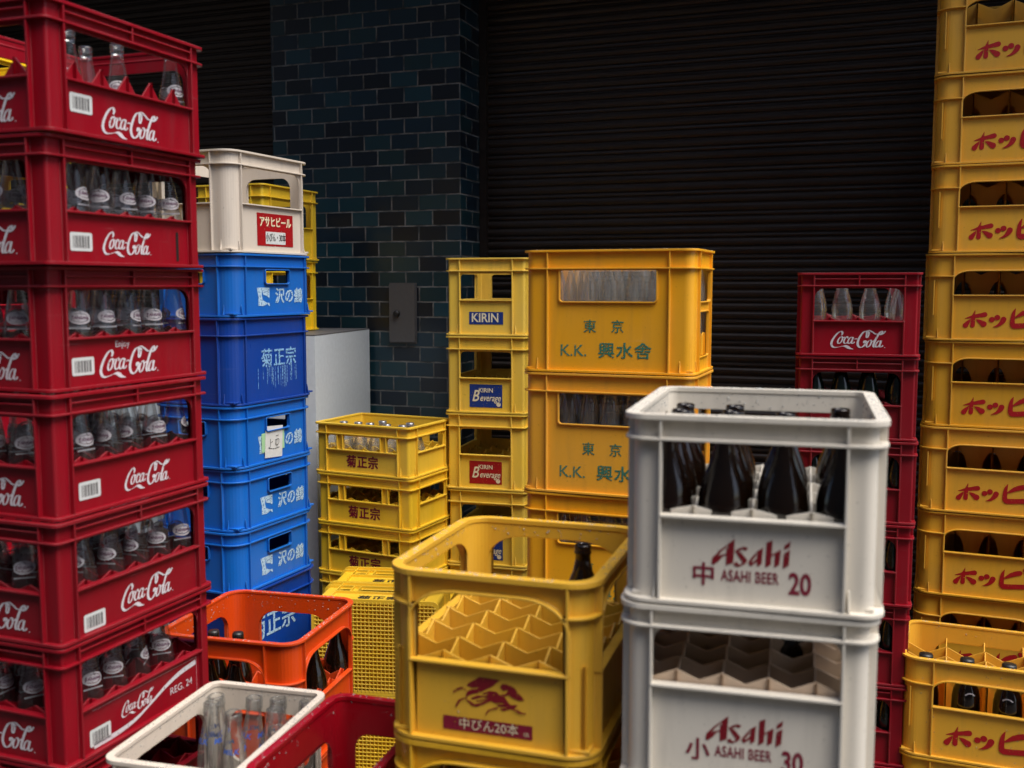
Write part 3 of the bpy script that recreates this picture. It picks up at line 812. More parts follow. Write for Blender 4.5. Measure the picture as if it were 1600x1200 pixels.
def wall_slab(name, a, b, z0, z1, depth, mat, uoff=0.0, voff=0.0):
    """vertical slab from plan point a to b (face on its right-hand side looking a->b), with brick UVs in metres"""
    bm = bmesh.new(); uvl = bm.loops.layers.uv.new("UVMap")
    dirn = (b - a).normalized(); n_ = Vector((dirn.y, -dirn.x, 0))
    L_ = (b - a).length
    pts = [a, b, b - n_*depth, a - n_*depth]
    lo = [bm.verts.new((q.x, q.y, z0)) for q in pts]; hi = [bm.verts.new((q.x, q.y, z1)) for q in pts]
    us = [0, L_, L_ + depth, 2*L_ + depth, 2*L_ + 2*depth]
    for i in range(4):
        j = (i+1) % 4
        f = bm.faces.new((lo[i], lo[j], hi[j], hi[i]))
        for lp, (u_, z_) in zip(f.loops, ((us[i], z0), (us[i+1], z0), (us[i+1], z1), (us[i], z1))): lp[uvl].uv = (u_ + uoff, z_ + voff)
    bm.faces.new(hi); bm.faces.new(lo[::-1])
    return to_mesh(name, bm)
PW = .90                                      # pillar width
pil = link_mesh('tiled_pillar', wall_slab('tiled_pillar', W0 - wd*PW, W0, 0, 3.218, .28, TILE, uoff=TW*20 - PW, voff=.012), TILE)
tag(pil, 'dark blue glazed brick tile pillar between the two rolled-down shutters', 'pillar')

# roller shutters
def shutter_mat():
    m, nt, b = nodes_of("dark_shutter_paint"); N = nt.nodes; L = nt.links
    tc = N.new("ShaderNodeTexCoord"); mp = N.new("ShaderNodeMapping"); mp.inputs['Scale'].default_value = (.7, .7, 9); L.new(tc.outputs['Object'], mp.inputs[0])
    n = N.new("ShaderNodeTexNoise"); n.inputs['Scale'].default_value = 3; n.inputs['Detail'].default_value = 7; L.new(mp.outputs[0], n.inputs['Vector'])
    cr = N.new("ShaderNodeValToRGB"); cr.color_ramp.elements[0].color = (.008, .0055, .0042, 1); cr.color_ramp.elements[1].color = (.028, .019, .015, 1)
    L.new(n.outputs[0], cr.inputs[0]); L.new(cr.outputs[0], b.inputs['Base Color'])
    mr = N.new("ShaderNodeMapRange"); L.new(n.outputs[0], mr.inputs[0]); mr.inputs[1].default_value = .3; mr.inputs[2].default_value = .7; mr.inputs[3].default_value = .34; mr.inputs[4].default_value = .6
    L.new(mr.outputs[0], b.inputs['Roughness']); b.inputs['Specular IOR Level'].default_value = .5; b.inputs['Specular Tint'].default_value = (1, .9, .82, 1)
    n2 = N.new("ShaderNodeTexNoise"); n2.inputs['Scale'].default_value = 5; n2.inputs['Detail'].default_value = 3; L.new(tc.outputs['Object'], n2.inputs['Vector'])
    bp = N.new("ShaderNodeBump"); bp.inputs['Distance'].default_value = .02; bp.inputs['Strength'].default_value = .5; L.new(n2.outputs[0], bp.inputs['Height']); L.new(bp.outputs[0], b.inputs['Normal'])
    return m
SH = shutter_mat()
def shutter(name, a, length, label):
    root = empty(name, a, WR); tag(root, label, 'shutter')
    bm = bmesh.new(); pitch = .087; prof = []
    z = .07
    shape = [(0, .0), (-.003, .003), (-.006, .012), (-.006, .020), (-.002, .027), (.003, .029), (.003, .034), (-.003, .037), (-.007, .046), (-.007, .054), (-.003, .061), (.003, .063), (.003, .067), (-.002, .070), (-.004, .075), (-.003, .081), (.002, .084), (.003, .0865)]
    while z < 3.12:
        prof += [(dy, z + dz) for dy, dz in shape]; z += pitch
    A = [bm.verts.new((0, dy, zz)) for dy, zz in prof]; Bv = [bm.verts.new((length, dy, zz)) for dy, zz in prof]
    for i in range(len(prof) - 1): bm.faces.new((A[i], Bv[i], Bv[i+1], A[i+1]))
    link_mesh('slats', to_mesh('slats', bm), SH, root)
    bm = bmesh.new(); box(bm, 0, length, -.02, .02, .005, .068); link_mesh('bottom_bar', to_mesh('bottom_bar', bm), SH, root)
    for x in (-.03, length):
        bm = bmesh.new(); box(bm, x, x + .03, -.03, .03, 0, 3.21); link_mesh('guide_rail', to_mesh('guide_rail', bm), SH, root)
    return root
sa = W0 - wnrm*.235 + wd*.032
shutter('roller_shutter', sa, 3.6, 'wide dark roller shutter behind the yellow and red crates, right of the tiled pillar')
sb = W0 - wd*(PW + 2.6) - wnrm*.10
shutter('roller_shutter', sb, 2.57, 'dark roller shutter behind the red crate stack, left of the tiled pillar')

# canopy over the shop front: its underside keeps the upper wall dark
bm = bmesh.new()
a = W0 - wd*5 - wnrm*.6; b = W0 + wd*6 - wnrm*.6
c = W0 + wd*6 + wnrm*.65; dd = W0 - wd*5 + wnrm*.65
lo = [bm.verts.new((q.x, q.y, 3.22)) for q in (a, b, c, dd)]; hi = [bm.verts.new((q.x, q.y, 3.45)) for q in (a, b, c, dd)]
bm.faces.new(lo[::-1]); bm.faces.new(hi)
for i in range(4): bm.faces.new((lo[i], lo[(i+1) % 4], hi[(i+1) % 4], hi[i]))
cn = link_mesh('canopy', to_mesh('canopy', bm), M['gunmetal']); cn['kind'] = 'structure'

# unseen block across the street, behind the viewer, added to cut low sky light
bm = bmesh.new(); q = [wnrm*9.5 + wd*(-14), wnrm*9.5 + wd*14, wnrm*12 + wd*14, wnrm*12 - wd*14]
lo = [bm.verts.new((W0 + c_).xy.to_3d()) for c_ in q]; hi = [bm.verts.new((W0 + c_).xy.to_3d() + Vector((0, 0, 8))) for c_ in q]
bm.faces.new(lo); bm.faces.new(hi[::-1])
for i in range(4): bm.faces.new((lo[i], hi[i], hi[(i+1) % 4], lo[(i+1) % 4]))
bmesh.ops.recalc_face_normals(bm, faces=bm.faces)
ob = link_mesh('unseen_street_blocker', to_mesh('unseen_street_blocker', bm), flat("grey_render", (.16, .15, .14), .8)); ob['kind'] = 'structure'

# unseen wall added on the left to keep sky light off that side
bm = bmesh.new(); q = [W0 - wd*2.9 + wnrm*.02, W0 - wd*2.9 + wnrm*3.4, W0 - wd*6 + wnrm*3.4, W0 - wd*6 + wnrm*.02]
lo = [bm.verts.new(c_.xy.to_3d()) for c_ in q]; hi = [bm.verts.new(c_.xy.to_3d() + Vector((0, 0, 7))) for c_ in q]
bm.faces.new(lo); bm.faces.new(hi[::-1])
for i in range(4): bm.faces.new((lo[i], hi[i], hi[(i+1) % 4], lo[(i+1) % 4]))
bmesh.ops.recalc_face_normals(bm, faces=bm.faces)
nb = link_mesh('unseen_left_blocker', to_mesh('unseen_left_blocker', bm), flat("dark_render", (.07, .07, .075), .8)); nb['kind'] = 'structure'

# meter plate on the pillar
pc_ = W0 + wd*(-.268)
root = empty('meter_box', pc_ + Vector((0, 0, 1.355)), WR)
tag(root, 'weathered grey metal box with a round black knob fixed on the tiled pillar', 'box')
bm = bmesh.new(); box(bm, -.06, .06, -.018, .03, 0, .247); box(bm, -.063, .063, -.006, .02, -.006, .253)
link_mesh('cover', to_mesh('cover', bm), M['gunmetal'], root)
bm = lathe([(.0005, .016), (.011, .016), (.0135, .012), (.0135, 0)], 20)
kn = link_mesh('knob', to_mesh('knob', bm, True), M['black'], root); kn.rotation_euler = (R(90), 0, 0); kn.location = (-.022, -.018, .122)

# grey cabinet beside the pillar
cab = empty('metal_cabinet', (-.742, 3.88, 0), R(-12)); tag(cab, 'pale grey metal cabinet against the tiled pillar with yellow crates on top', 'cabinet')
bm = bmesh.new(); box(bm, -.95, 0, 0, .60, .03, 1.407); link_mesh('body', to_mesh('body', bm), M['cabinet'], cab)
bm = bmesh.new(); box(bm, -.95, 0, 0, .60, 1.408, 1.412); link_mesh('top_panel', to_mesh('top_panel', bm), M['cabinet_top'], cab)
bm = bmesh.new(); box(bm, -.93, -.02, .02, .58, 0, .03); link_mesh('plinth', to_mesh('plinth', bm), M['black'], cab)

# ------------------------------------------------------------------ the red soda stack on the left
GR = 'red soda crates stacked at the left edge'
pos = [(-.822, 1.829, -20.7), (-.822, 1.829, -20.7), (-.823, 1.831, -20.4), (-.822, 1.829, -20.7), (-.822, 1.829, -20.7), (-.826, 1.842, -20.9), (-.837, 1.867, -21.7), (-.818, 1.840, -20.1), (-.806, 1.834, -20.0)]
lbl = {7: 'topmost red crate of the left stack, holding only a few clear bottles',
       6: 'second red crate from the top of the left stack, with a narrow slot',
       5: 'red crate of the left stack with small Enjoy above the white script',
       4: 'fourth red crate from the top of the left stack, under the Enjoy crate',
       3: 'fifth red crate from the top of the left stack, barcode sticker low',
       2: 'red crate of the left stack with a white wave and REG 24 on its panel'}
for k in (1, 0, -1): lbl[k] = 'red crate low in the left stack, mostly hidden behind the cream crate'
for k in range(-1, 8):
    x, y, rz = pos[k+1]; rz = R(rz); cx, cy = from_FR(x, y, rz, .33, .448)
    c_ = crate('soda_open' if k == 7 else 'soda', 'red', (cx, cy, (k+1)*HC), rz, lbl[k], GR, 'bottle_crate')
    if k == 2:
        # panel print: band, small script, wave, REG 24
        fr = [rect_pf(-.155, .155, .040, .0405), rect_pf(.1545, .155, -.04, .040)]
        decal(c_, 'panel_frame', 'regframe', join(fr), 'ink_white', 'right', T['soda'], .012, .047)
        wv = smooth_path([(-.155,-.030),(-.10,-.030),(-.045,-.024),(0,-.010),(.05,.010),(.10,.024),(.152,.030)], 5)
        pf = ribbon(wv, lambda i, a_, b_: .005 + .006*abs(math.cos(i/30*math.pi)), .0002, 0)
        decal(c_, 'wave_stripe', 'wave', pf, 'ink_white', 'right', T['soda'], .012, .047)
        coke_print(c_, .095, 'right', -.02, .056)
        decal(c_, 'lettering', 'reg24', text_mesh("REG. 24", .022, .0), 'ink_white', 'right', T['soda'], .115, .040)
        barcode(c_, 'right', -.125, .034)
    else:
        wl = {7: .16, 6: .137, 5: .165, 4: .135, 3: .155}.get(k, .15)
        coke_print(c_, wl, 'right', {6: -.012, 5: -.012, 4: .03, 3: .02}.get(k, -.005), {7: .042}.get(k, .046))
        barcode(c_, 'right', {4: -.13, 3: -.128}.get(k, -.135), {7: .062, 4: .046, 3: .028}.get(k, .046))
        if k == 5: decal(c_, 'lettering', 'enjoy', text_mesh("Enjoy", .018, .0), 'ink_white', 'right', T['soda'], -.03, .083)
        if k == 6:
            decal(c_, 'slot', 'slot', rect_pf(-.004, .004, -.03, .03, .003), 'black', 'right', T['soda'], .14, .046)
    coke_print(c_, .16, 'front', 0, .046)
    if k >= 2:
        gl = 'clear soda bottles in the left red stack'
        if k == 7:
            lab_ = 'clear empty soda bottle poking out of the topmost left red crate'
            fill(c_, 'soda', 'soda', 4, 6, lab_, gl, keep=lambda i, j: (i, j) in ((2, 2), (1, 4), (2, 4), (3, 5)), face=R(-35))
        else:
            lab_ = {6: 'clear bottle with white oval label in the second left red crate from the top', 5: 'clear bottle with white oval label in the Enjoy crate',
                    4: 'clear bottle with white oval label in the fourth left red crate', 3: 'clear bottle with white oval label in the fifth left red crate',
                    2: 'clear bottle with white oval label in the wave-striped red crate'}[k]
            fill(c_, 'soda', 'soda', 4, 6, lab_, gl, keep=(lambda i, j: not (i == 3 and j == 5)) if k == 2 else None, face=R(-35))

# ------------------------------------------------------------------ blue stack with a cream crate on top
GB = 'blue crates stacked left of the pillar'
order = ['light', 'light', 'navy', 'light', 'light', 'light', 'navy', 'light']
blab = ['pale blue crate at the very foot of the blue stack', 'pale blue crate near the foot of the blue stack', 'dark blue crate seen through the orange crate opening',
        'lowest fully seen pale blue crate, just above the orange crate', 'pale blue crate just below the one with a paper note', 'pale blue crate with a white paper note taped over its crane lettering',
        'dark blue crate with faded dripping white characters in the blue stack', 'topmost pale blue crate under the cream crate']
z = 0.0; BR_ = R(-23.5)
for k, q in enumerate(order):
    H = .193 if q == 'light' else .2675
    rz = BR_ + R(jit(.8)); cx, cy = from_FR(-.824 + jit(.004), 3.06 + jit(.004), rz, .33, .425)
    t = 'sake_blue' if q == 'light' else 'sake_navy'
    c_ = crate(t, 'blue' if q == 'light' else 'navy', (cx, cy, z), rz, blab[k], GB, 'sake_crate')
    cm = T[t]
    if q == 'light':
        decal(c_, 'crane_mark', 'crane', xform(crane_mark(), .062, sz=.058), 'ink_pale', 'right', cm, -.062, .062)
        decal(c_, 'lettering', 'sawa', text_mesh("沢の鶴", .050, .025, .12, .95, 1.05), 'ink_pale', 'right', cm, .068, .062)
        if k == 5:
            nt_ = decal(c_, 'paper_note', 'note', rect_pf(-.045, .045, -.052, .048, .002), 'paper', 'right', cm, -.016, .068, .004)
            nt_.rotation_euler = (0, R(4), nt_.rotation_euler.z)
            decal(c_, 'adhesive_tape', 'tapeg', rect_pf(-.062, .056, -.028, .032), 'tape', 'right', cm, -.016, .066, .003)
            scr = [ribbon(smooth_path(s_, 4), lambda i, a_, b_: .0016, .0002, .00001) for s_ in ([(-.02,.012),(-.02,-.012),(-.028,-.016),(0,-.02)], [(-.018,.0),(-.008,.004)], [(.008,.02),(.022,.022)], [(.006,.008),(.024,.01),(.022,-.006),(.008,-.008),(.007,.008)], [(.014,.01),(.015,-.016)], [(.002,-.02),(.028,-.016)])]
            decal(c_, 'handwriting', 'scribble', join(scr), 'ink_black', 'right', cm, 0, -.005, .0008, parent=nt_)
    else:
        big = k == 2
        decal(c_, 'lettering', 'kikublue%d' % big, text_mesh("菊正宗", .085 if big else .062, .02, 0, .95, 1.0 if big else 1.12), 'ink_pale' if big else 'ink_drip', 'right', cm, -.045 if big else .02, .135)
        if not big:
            rnd = random.Random(3); dr = []
            for _ in range(26):
                x = rnd.uniform(-.09, .11); l_ = rnd.uniform(.02, .06); dr.append(rect_pf(x, x + .0016, -.03 - l_, -.02))
            decal(c_, 'ink_drips', 'drips', join([xform(d_, 1) for d_ in dr]), 'ink_drip', 'right', cm, 0, .130, .0006)
    z += H
rz = BR_ + R(.8); cx, cy = from_FR(-.824, 3.06, rz, .33, .425)
c_ = crate('beer_cream', 'cream', (cx, cy, z), rz, 'cream crate with a red label, on top of the blue stack', None, 'beer_crate')
pl = decal(c_, 'label_panel', 'redlabel', rect_pf(-.094, .094, -.05, .05), 'lab_red', 'right', T['beer_cream'], .018, .077, .001)
decal(c_, 'lettering', 'asahi_kana', text_mesh("アサヒビール", .034, .035, 0, .82, 1.0), 'ink_cream', 'right', T['beer_cream'], 0, .022, .0006, parent=pl)
wp = decal(c_, 'label_window', 'lw', rect_pf(-.052, .052, -.019, .019), 'paper', 'right', T['beer_cream'], .0, -.025, .0006, parent=pl)
decal(c_, 'lettering', 'kobin', text_mesh("小びん・30本", .028, .012, 0, .62), 'ink_black', 'right', T['beer_cream'], 0, 0, .0005, parent=None).parent = wp
wp.children[0].location = (0, -.0005, 0); wp.children[0].rotation_euler = (0, 0, 0)

# yellow crates on the cabinet
for k in range(2):
    rz = R(-19 + jit(1)); cx, cy = from_FR(-.928, 3.90, rz, .31, .42)
    crate('kirin_old', 'lemon', (cx, cy, 1.412 + k*.2827), rz, ['lemon yellow crate standing on the grey cabinet behind the blue stack', 'upper lemon yellow crate on the cabinet, seen through the cream crate'][k], 'lemon yellow crates on the cabinet', 'beer_crate')

# yellow stack far left behind the red one
for k in range(8):
    rz = R(-17); cx, cy = from_FR(-1.44, 2.78, rz, .31, .42)
    crate('kirin_old', 'red_deep' if k < 6 else 'lemon', (cx + jit(), cy + jit(), k*.2827 + .0), rz, 'dark crate stacked behind the red stack under the yellow one' if k < 7 else 'topmost yellow crate behind the topmost left red crate', 'crates behind the red stack', 'beer_crate')

# ------------------------------------------------------------------ orange crates
for k in range(2):
    rz = R(-14); cx, cy = from_FL(-.923, 2.581, rz, .40, .407)
    c_ = crate('orange_beer', 'orange', (cx, cy, k*.354), rz, ['orange crate underneath the open orange crate', 'open wet orange crate with dark bottle necks beside the red stack'][k], 'orange beer crates', 'beer_crate')
    decal(c_, 'lettering', 'orange_txt', text_mesh("麒麟", .07, .02), 'ink_black', 'right', T['orange_beer'], .02, .085)
    if k: fill(c_, 'orange_beer', 'capped_beer', 5, 5, 'dark brown capped bottle standing in the orange crate', 'dark bottles in the orange crate', keep=lambda i, j: (i, j) in ((0,0),(1,0),(2,0),(4,0),(4,2),(1,2),(4,4),(0,2)))

# ------------------------------------------------------------------ low yellow sake stack and the ones laid on their side
for k in range(6):
    rz = R(-25 + jit(.8)); cx, cy = from_FL(-.722 + jit(), 3.72 + jit(), rz, .41, .31)
    c_ = crate('low_sake', 'sake', (cx, cy, k*.184), rz, ['bottom', 'second lowest', 'third lowest', 'third from the top', 'second from the top', 'topmost'][k] + (' low yellow crate with magenta characters in the stack by the cabinet' if k < 5 else ' low yellow crate, filled with silver-capped bottles, by the cabinet'), 'low yellow sake crates by the cabinet', 'sake_crate')
    decal(c_, 'lettering', 'kiku', text_mesh("菊正宗", .046, .03, 0, .95, 1.1), 'ink_crimson', 'front', T['low_sake'], 0, .046)
    if k == 5: fill(c_, 'low_sake', 'cup', 6, 4, 'clear bottle with silver cap in the topmost low yellow crate', 'silver-capped bottles in the low yellow crate', keep=lambda i, j: j < 2 or (i, j) in ((4, 2), (2, 2)), dz=.0135)
side_lab = {(0, 1): 'low yellow crate lying on its side with its grid floor facing us, upper near one', (0, 0): 'low yellow crate lying on its side with its grid floor facing us, lower near one',
            (1, 1): 'low yellow crate lying on its side right behind the near upper one', (1, 0): 'low yellow crate lying on its side, lower one of the rear pair'}
for row in range(2):
    for lev in range(2):
        rz = R(-7)
        nx_, ny_ = -math.sin(rz), math.cos(rz)
        bx, by = -.43 + row*.186*nx_, 3.14 + row*.186*ny_
        c_ = crate('low_sake', 'sake', (bx, by, .155 + lev*.311), 0, side_lab[(row, lev)], 'low yellow crates lying on their sides', 'sake_crate', tilt=(R(-90), 0, rz))
        decal(c_, 'lettering', 'kiku', text_mesh("菊正宗", .046, .03, 0, .95, 1.1), 'ink_black', 'front', T['low_sake'], 0, .046)

# ------------------------------------------------------------------ old yellow beer stack by the pillar
klab = ['old yellow crate at the foot of the narrow yellow stack', 'old yellow crate second from the ground in the narrow yellow stack', 'old yellow crate below the one with a red label',
        'mould-spotted yellow crate with a red label', 'old yellow crate with a dark blue script label', 'topmost old yellow crate with a dark blue block-letter label']
for k in range(6):
    rz = R(-15 + jit(.8)); cx, cy = from_FL(-.248 + jit(), 3.769 + jit(), rz, .31, .42)
    c_ = crate('kirin_old', 'kirin', (cx, cy, k*.2827), rz, klab[k], 'old yellow beer crates by the pillar', 'beer_crate')
    cm = T['kirin_old']
    if k == 5:
        pl = decal(c_, 'label_panel', 'k1lab', rect_pf(-.064, .064, -.0225, .0225), 'lab_blue', 'front', cm, 0, .066, .001)
        decal(c_, 'lettering', 'kirin1', text_mesh("KIRIN", .045, .02, 0, .92), 'ink_cream', 'front', cm, -.004, 0, .0006, parent=pl)
    else:
        pl = decal(c_, 'label_panel', 'k2lab', rect_pf(-.062, .062, -.042, .042), 'lab_red' if k == 3 else 'lab_blue', 'front', cm, 0, .066, .001)
        pf = join([xform(text_mesh("KIRIN", .022, .02), 1, .0, .020), xform(text_mesh("everage", .034, .012, .3, .74), 1, .016, -.008), xform(text_mesh("B", .058, .014, .3, .8), 1, -.041, -.002), xform(ell_grid(.0085, .0085, 14, 1, .0), 1, .048, -.030)])
        decal(c_, 'lettering', 'kirin2', pf, 'ink_cream', 'front', cm, 0, 0, .0006, parent=pl)

# ------------------------------------------------------------------ tall amber stack
alab = ['amber crate at the foot of the tall amber stack', 'amber crate second from the ground in the tall amber stack', 'third amber crate from the top, mostly hidden behind the yellow crate',
        'second amber crate from the top, its green lettering cut off by the white crate', 'topmost amber crate with green lettering and bottles in its window']
for k in range(5):
    rz = R(-21 + jit(.7)); cx, cy = from_FL(.026 + (k-4)*.001, 2.891 + jit(), rz, .491, .299)
    c_ = crate('tall_amber', 'amber', (cx, cy, k*.339), rz, alab[k], 'tall amber crates in the middle', 'bottle_crate')
    cm = T['tall_amber']
    decal(c_, 'lettering', 'tokyo', text_mesh("東　京", .038, .012, 0, 1, 1.05), 'ink_green', 'front', cm, -.01, .128)
    decal(c_, 'lettering', 'kosui', join([xform(text_mesh("K.K.", .045, .008), 1, -.090, 0), xform(text_mesh("興水舎", .046, .022, 0, 1.05, 1.1), 1, .055, 0)]), 'ink_green', 'front', cm, -.006, .062)
    if k >= 2:
        fill(c_, 'tall_amber', 'water', 7, 4, ['clear scuffed bottle in the third amber crate', 'clear scuffed bottle in the second amber crate from the top', 'clear scuffed bottle in the topmost amber crate'][k-2], 'clear bottles in the amber crates', keep=(lambda i, j: j < 2) if k == 2 else None)

# ------------------------------------------------------------------ red stack in front of the wide shutter
rl = ['red crate at the foot of the right-hand red stack', 'red crate second from the ground in the right-hand red stack', 'red crate third from the ground in the right-hand red stack', 'middle red crate of the right-hand red stack, edge seen past the white crate',
      'third red crate from the top of the right-hand red stack', 'second red crate of the right-hand red stack, with dark bottles', 'topmost red crate of the right-hand red stack, with clear bottles']
for k in range(7):
    rz = R(-16 + jit(.8)); cx, cy = from_FL(.802 + jit(), 2.898 + jit(), rz, .325, .448)
    c_ = crate('soda', 'red', (cx, cy, k*HC), rz, rl[k], 'red soda crates before the wide shutter', 'bottle_crate')
    coke_print(c_, .145, 'front', .0, .048)
    coke_print(c_, .16, 'right', .0, .046)
    if k == 6: fill(c_, 'soda', 'cola_clear', 4, 6, 'clear bottle in the topmost right-hand red crate', 'clear bottles in the right-hand red stack', keep=lambda i, j: j < 3)
    elif k >= 1: fill(c_, 'soda', 'cola', 4, 6, 'dark bottle in the right-hand red stack, below its topmost crate', 'dark bottles in the right-hand red stack', keep=lambda i, j, k=k: j < (2 if k == 5 else 1))

# ------------------------------------------------------------------ ochre stack on the right
BRUSH = brush_kana()
def hoppy_print(c_):
    pf = xform(BRUSH, .132)
    decal(c_, 'brush_lettering', 'brush', pf, 'ink_scarlet', 'front', T['brush'], -.104, .070)
hl = ['tenth', 'ninth', 'eighth', 'seventh', 'sixth', 'fifth', 'fourth', 'third', 'second', 'topmost']
for k in range(9):
    rz = R(-23 + jit(1.0)); cx, cy = from_FL(1.355 + jit(.005), 3.399 + jit(.005), rz, .45, .36)
    c_ = crate('brush', 'ochre', (cx, cy, k*.2833), rz, hl[k+1] + ' ochre crate with red brush lettering, counted from the top of the right-edge stack', 'ochre crates stacked at the right edge', 'beer_crate')
    hoppy_print(c_)
for k in range(2):
    rz = R(-23); cx, cy = from_FL(1.085, 2.80, rz, .45, .36)
    c_ = crate('brush', 'ochre', (cx, cy, k*.2833), rz, ['ochre crate on the ground under the wet one at the lower right', 'wet ochre crate with dark bottles at the lower right corner'][k], 'ochre crates at the lower right', 'beer_crate')
    hoppy_print(c_)
    if k: fill(c_, 'brush', 'hop', 4, 4, 'dark capped bottle in the wet ochre crate at the lower right', 'dark bottles in the wet ochre crate', keep=lambda i, j: j == 0, face=R(-90), dz=.0155)

# ------------------------------------------------------------------ white beer stack in front
ASA = asahi_logo()
wl_ = ['white crate at the foot of the front white stack', 'white crate second from the ground in the front white stack', 'white crate third from the ground in the front white stack', 'white crate marked 小 30, second from the top of the front white stack', 'topmost white crate marked 中 20, full of brown bottles']
for k in range(5):
    top = k == 4; rz = R(-15.9 + (0 if top else .6)); cx, cy = from_FL(.161 - (0 if top else .004), 1.497, rz, .372, .431)
    t = 'beerA' if top else 'beerB'; cm = T[t]
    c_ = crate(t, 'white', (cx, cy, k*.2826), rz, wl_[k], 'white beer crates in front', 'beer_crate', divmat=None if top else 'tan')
    decal(c_, 'logo_lettering', 'asahi', xform(ASA, .112), 'ink_red', 'front', cm, 0, .082 if top else .098)
    decal(c_, 'lettering', 'asahibeer', text_mesh("ASAHI BEER", .0235, .018, 0, .62, 1.08), 'ink_crimson', 'front', cm, .0, .048 if top else .064)
    decal(c_, 'size_mark', 'size%d' % top, text_mesh("中" if top else "小", .036, .02), 'ink_crimson', 'front', cm, -.066, .046 if top else .062)
    decal(c_, 'count_mark', 'count%d' % top, text_mesh("20" if top else "30", .044, .025, 0, .72), 'ink_crimson', 'front', cm, .070, .042 if top else .058)
    if top: fill(c_, t, 'beer', 4, 5, 'empty brown bottle in the topmost white crate', 'brown bottles in the white crate', keep=lambda i, j: j < 4 and (i, j) not in ((3, 1), (2, 3), (3, 2)))
    if k == 3: fill(c_, t, 'beer', 5, 6, 'lone brown bottle in the white crate marked 小', None, keep=lambda i, j: (i, j) == (3, 3))

# ------------------------------------------------------------------ yellow beer stack in front
BEAST = beast_logo()
yl = ['yellow crate at the foot of the front yellow stack', 'yellow crate second from the ground in the front yellow stack', 'yellow crate directly under the one with the running beast', 'topmost front yellow crate with a red running beast and one brown bottle']
for k in range(4):
    rz = R(-17.8 + (0 if k == 3 else .5)); cx, cy = from_FL(-.213, 1.645, rz, .36, .41)
    c_ = crate('kirin', 'yellow', (cx, cy, k*.2855), rz, yl[k], 'yellow beer crates in front', 'beer_crate')
    cm = T['kirin']
    decal(c_, 'beast_emblem', 'beast', xform(BEAST, .142), 'ink_red', 'front', cm, .0, .088)
    pl = decal(c_, 'label_strip', 'strip', rect_pf(-.076, .076, -.0115, .0115), 'ink_crimson', 'front', cm, -.002, .034, .001)
    decal(c_, 'lettering', 'chubin', join([xform(text_mesh("中びん20本", .0205, .0), 1, .002, 0), xform(text_mesh("05", .009, 0), 1, .066, -.004)]), 'ink_cream', 'front', cm, 0, 0, .0006, parent=pl)
    if k == 3: bottle('beer', c_.matrix_basis @ Vector((.078, .118, .0155)), 'single brown bottle standing in the topmost front yellow crate', None)

# ------------------------------------------------------------------ cream milk crate and small red crate, lower left
for k in range(3):
    rz = R(-14.3); cx, cy = from_FL(-.752, 1.805, rz, .275, .395)
    c_ = crate('milk', 'cream', (cx, cy, k*.2467), rz, ['cream crate on the ground below the milk crate', 'cream crate between the milk crate and the ground', 'wet cream crate with glass milk bottles at the lower left'][k], 'cream crates at the lower left', 'milk_crate')
    if k == 2: fill(c_, 'milk', 'milk', 4, 6, 'glass milk bottle with blue lettering in the cream crate', 'milk bottles in the cream crate', keep=lambda i, j: j >= 4 or (i, j) == (3, 3), dz=.0155)
    rz = R(-17); cx, cy = from_FL(-.460, 1.663, rz, .225, .36)
    c_ = crate('red_small', 'red_deep', (cx, cy, k*.262), rz, ['red crate on the ground between the cream and yellow crates', 'middle red crate between the cream and yellow crates', 'glossy wet red crate open at the bottom edge, beside the cream crate'][k], 'red crates between the cream and yellow crates', 'bottle_crate')

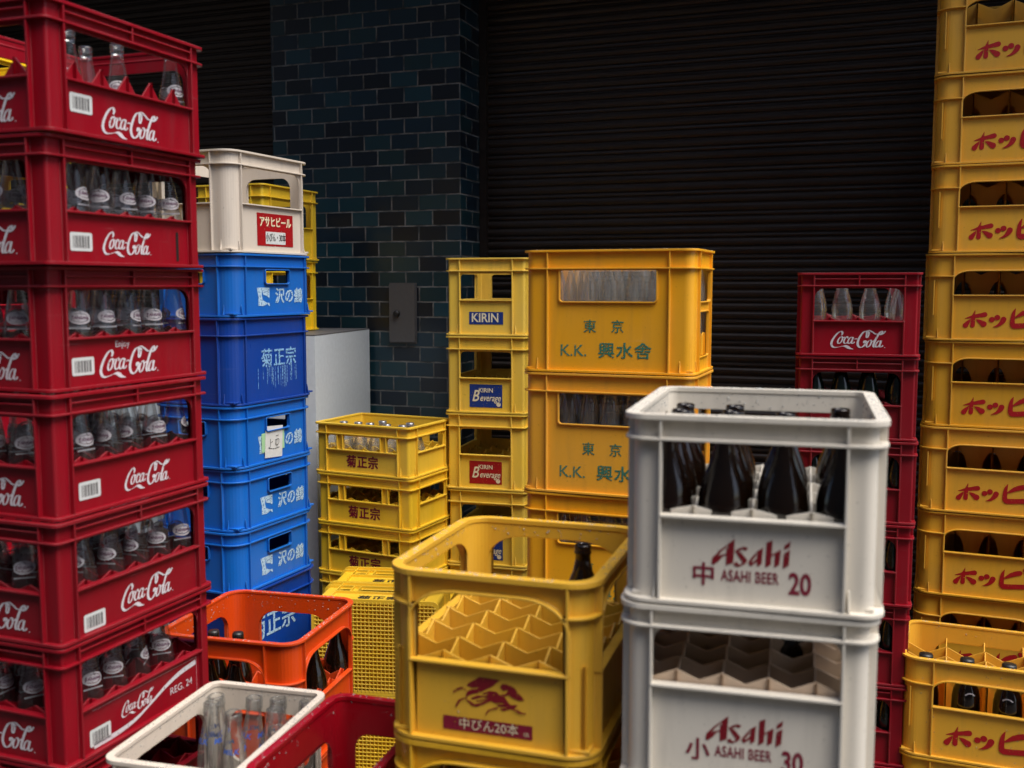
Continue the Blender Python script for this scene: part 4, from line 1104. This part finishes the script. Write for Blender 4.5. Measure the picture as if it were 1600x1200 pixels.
# ------------------------------------------------------------------ rain drops on the wet rims
def drops(root, kind, n, inner=True, rimtop=True, seed=1, outer=0):
    t = T[kind]; s = t['spec']; rnd = random.Random(seed); bm = bmesh.new(); hx, hy = t['hx'], t['hy']; H = s['H']; p = s.get('p', .012); tt = s.get('t', .004)
    def blob(c, nrm, r_):
        nrm = Vector(nrm).normalized(); q = nrm.to_track_quat('Z', 'Y'); rings = []
        for lat in (0, .5, 1.0):
            rr_ = r_*math.cos(lat*math.pi/2*.86); zz = r_*.55*math.sin(lat*math.pi/2*.86)
            rings.append([bm.verts.new(Vector(c) + q @ Vector((rr_*math.cos(a), rr_*math.sin(a), zz))) for a in [i*math.pi/3 for i in range(6)]])
        for a, b_ in zip(rings, rings[1:]):
            for i in range(6): bm.faces.new((a[i], a[(i+1) % 6], b_[(i+1) % 6], b_[i]))
        bm.faces.new(rings[-1])
    R_ = s.get('r', .03)
    for _ in range(n):
        side = rnd.choice(list(FACES)); half = (hy if side in ('left', 'right') else hx) - max(R_ - p, .006)
        u = rnd.uniform(-half, half); r_ = rnd.uniform(.0010, .0027) * rnd.choice((.7, 1, 1))
        if rimtop and rnd.random() < .55:
            o_ = rnd.uniform(-tt, p - .001); c = FACES[side](u, o_, hx, hy); blob((*c, H), (0, 0, 1), r_)
        else:
            inward = rnd.random() > outer
            zz = rnd.uniform(.88, .985)*H if inward else rnd.uniform(.05, .95)*H
            holes = s['holes_side'] if side in ('left', 'right') else s['holes']
            if any(h[0] - .004 < u < h[1] + .004 and h[2] - .004 < zz < h[3] + .004 for h in holes): continue
            nrm2 = Vector((*FACES[side](0, 1, 0, 0), 0))
            c = FACES[side](u, -tt if inward else .0, hx, hy); blob((*c, zz), -nrm2 if inward else nrm2, r_)
    o = link_mesh('rain_drops', to_mesh('rain_drops', bm, True), M['glass_water'], root); o['kind'] = 'stuff'
for o in list(COL.objects):
    l_ = o.get('label', '')
    if l_.startswith('topmost white crate marked'): drops(o, 'beerA', 420, seed=2, outer=.1)
    elif l_.startswith('topmost front yellow'): drops(o, 'kirin', 380, seed=3, outer=.05)
    elif l_.startswith('wet cream'): drops(o, 'milk', 420, seed=4)
    elif l_.startswith('open wet orange'): drops(o, 'orange_beer', 380, seed=5)
    elif l_.startswith('wet ochre'): drops(o, 'brush', 500, seed=6, outer=.75)
    elif l_.startswith('glossy wet red'): drops(o, 'red_small', 110, seed=7)
    elif l_.startswith('topmost amber'): drops(o, 'tall_amber', 160, seed=8)
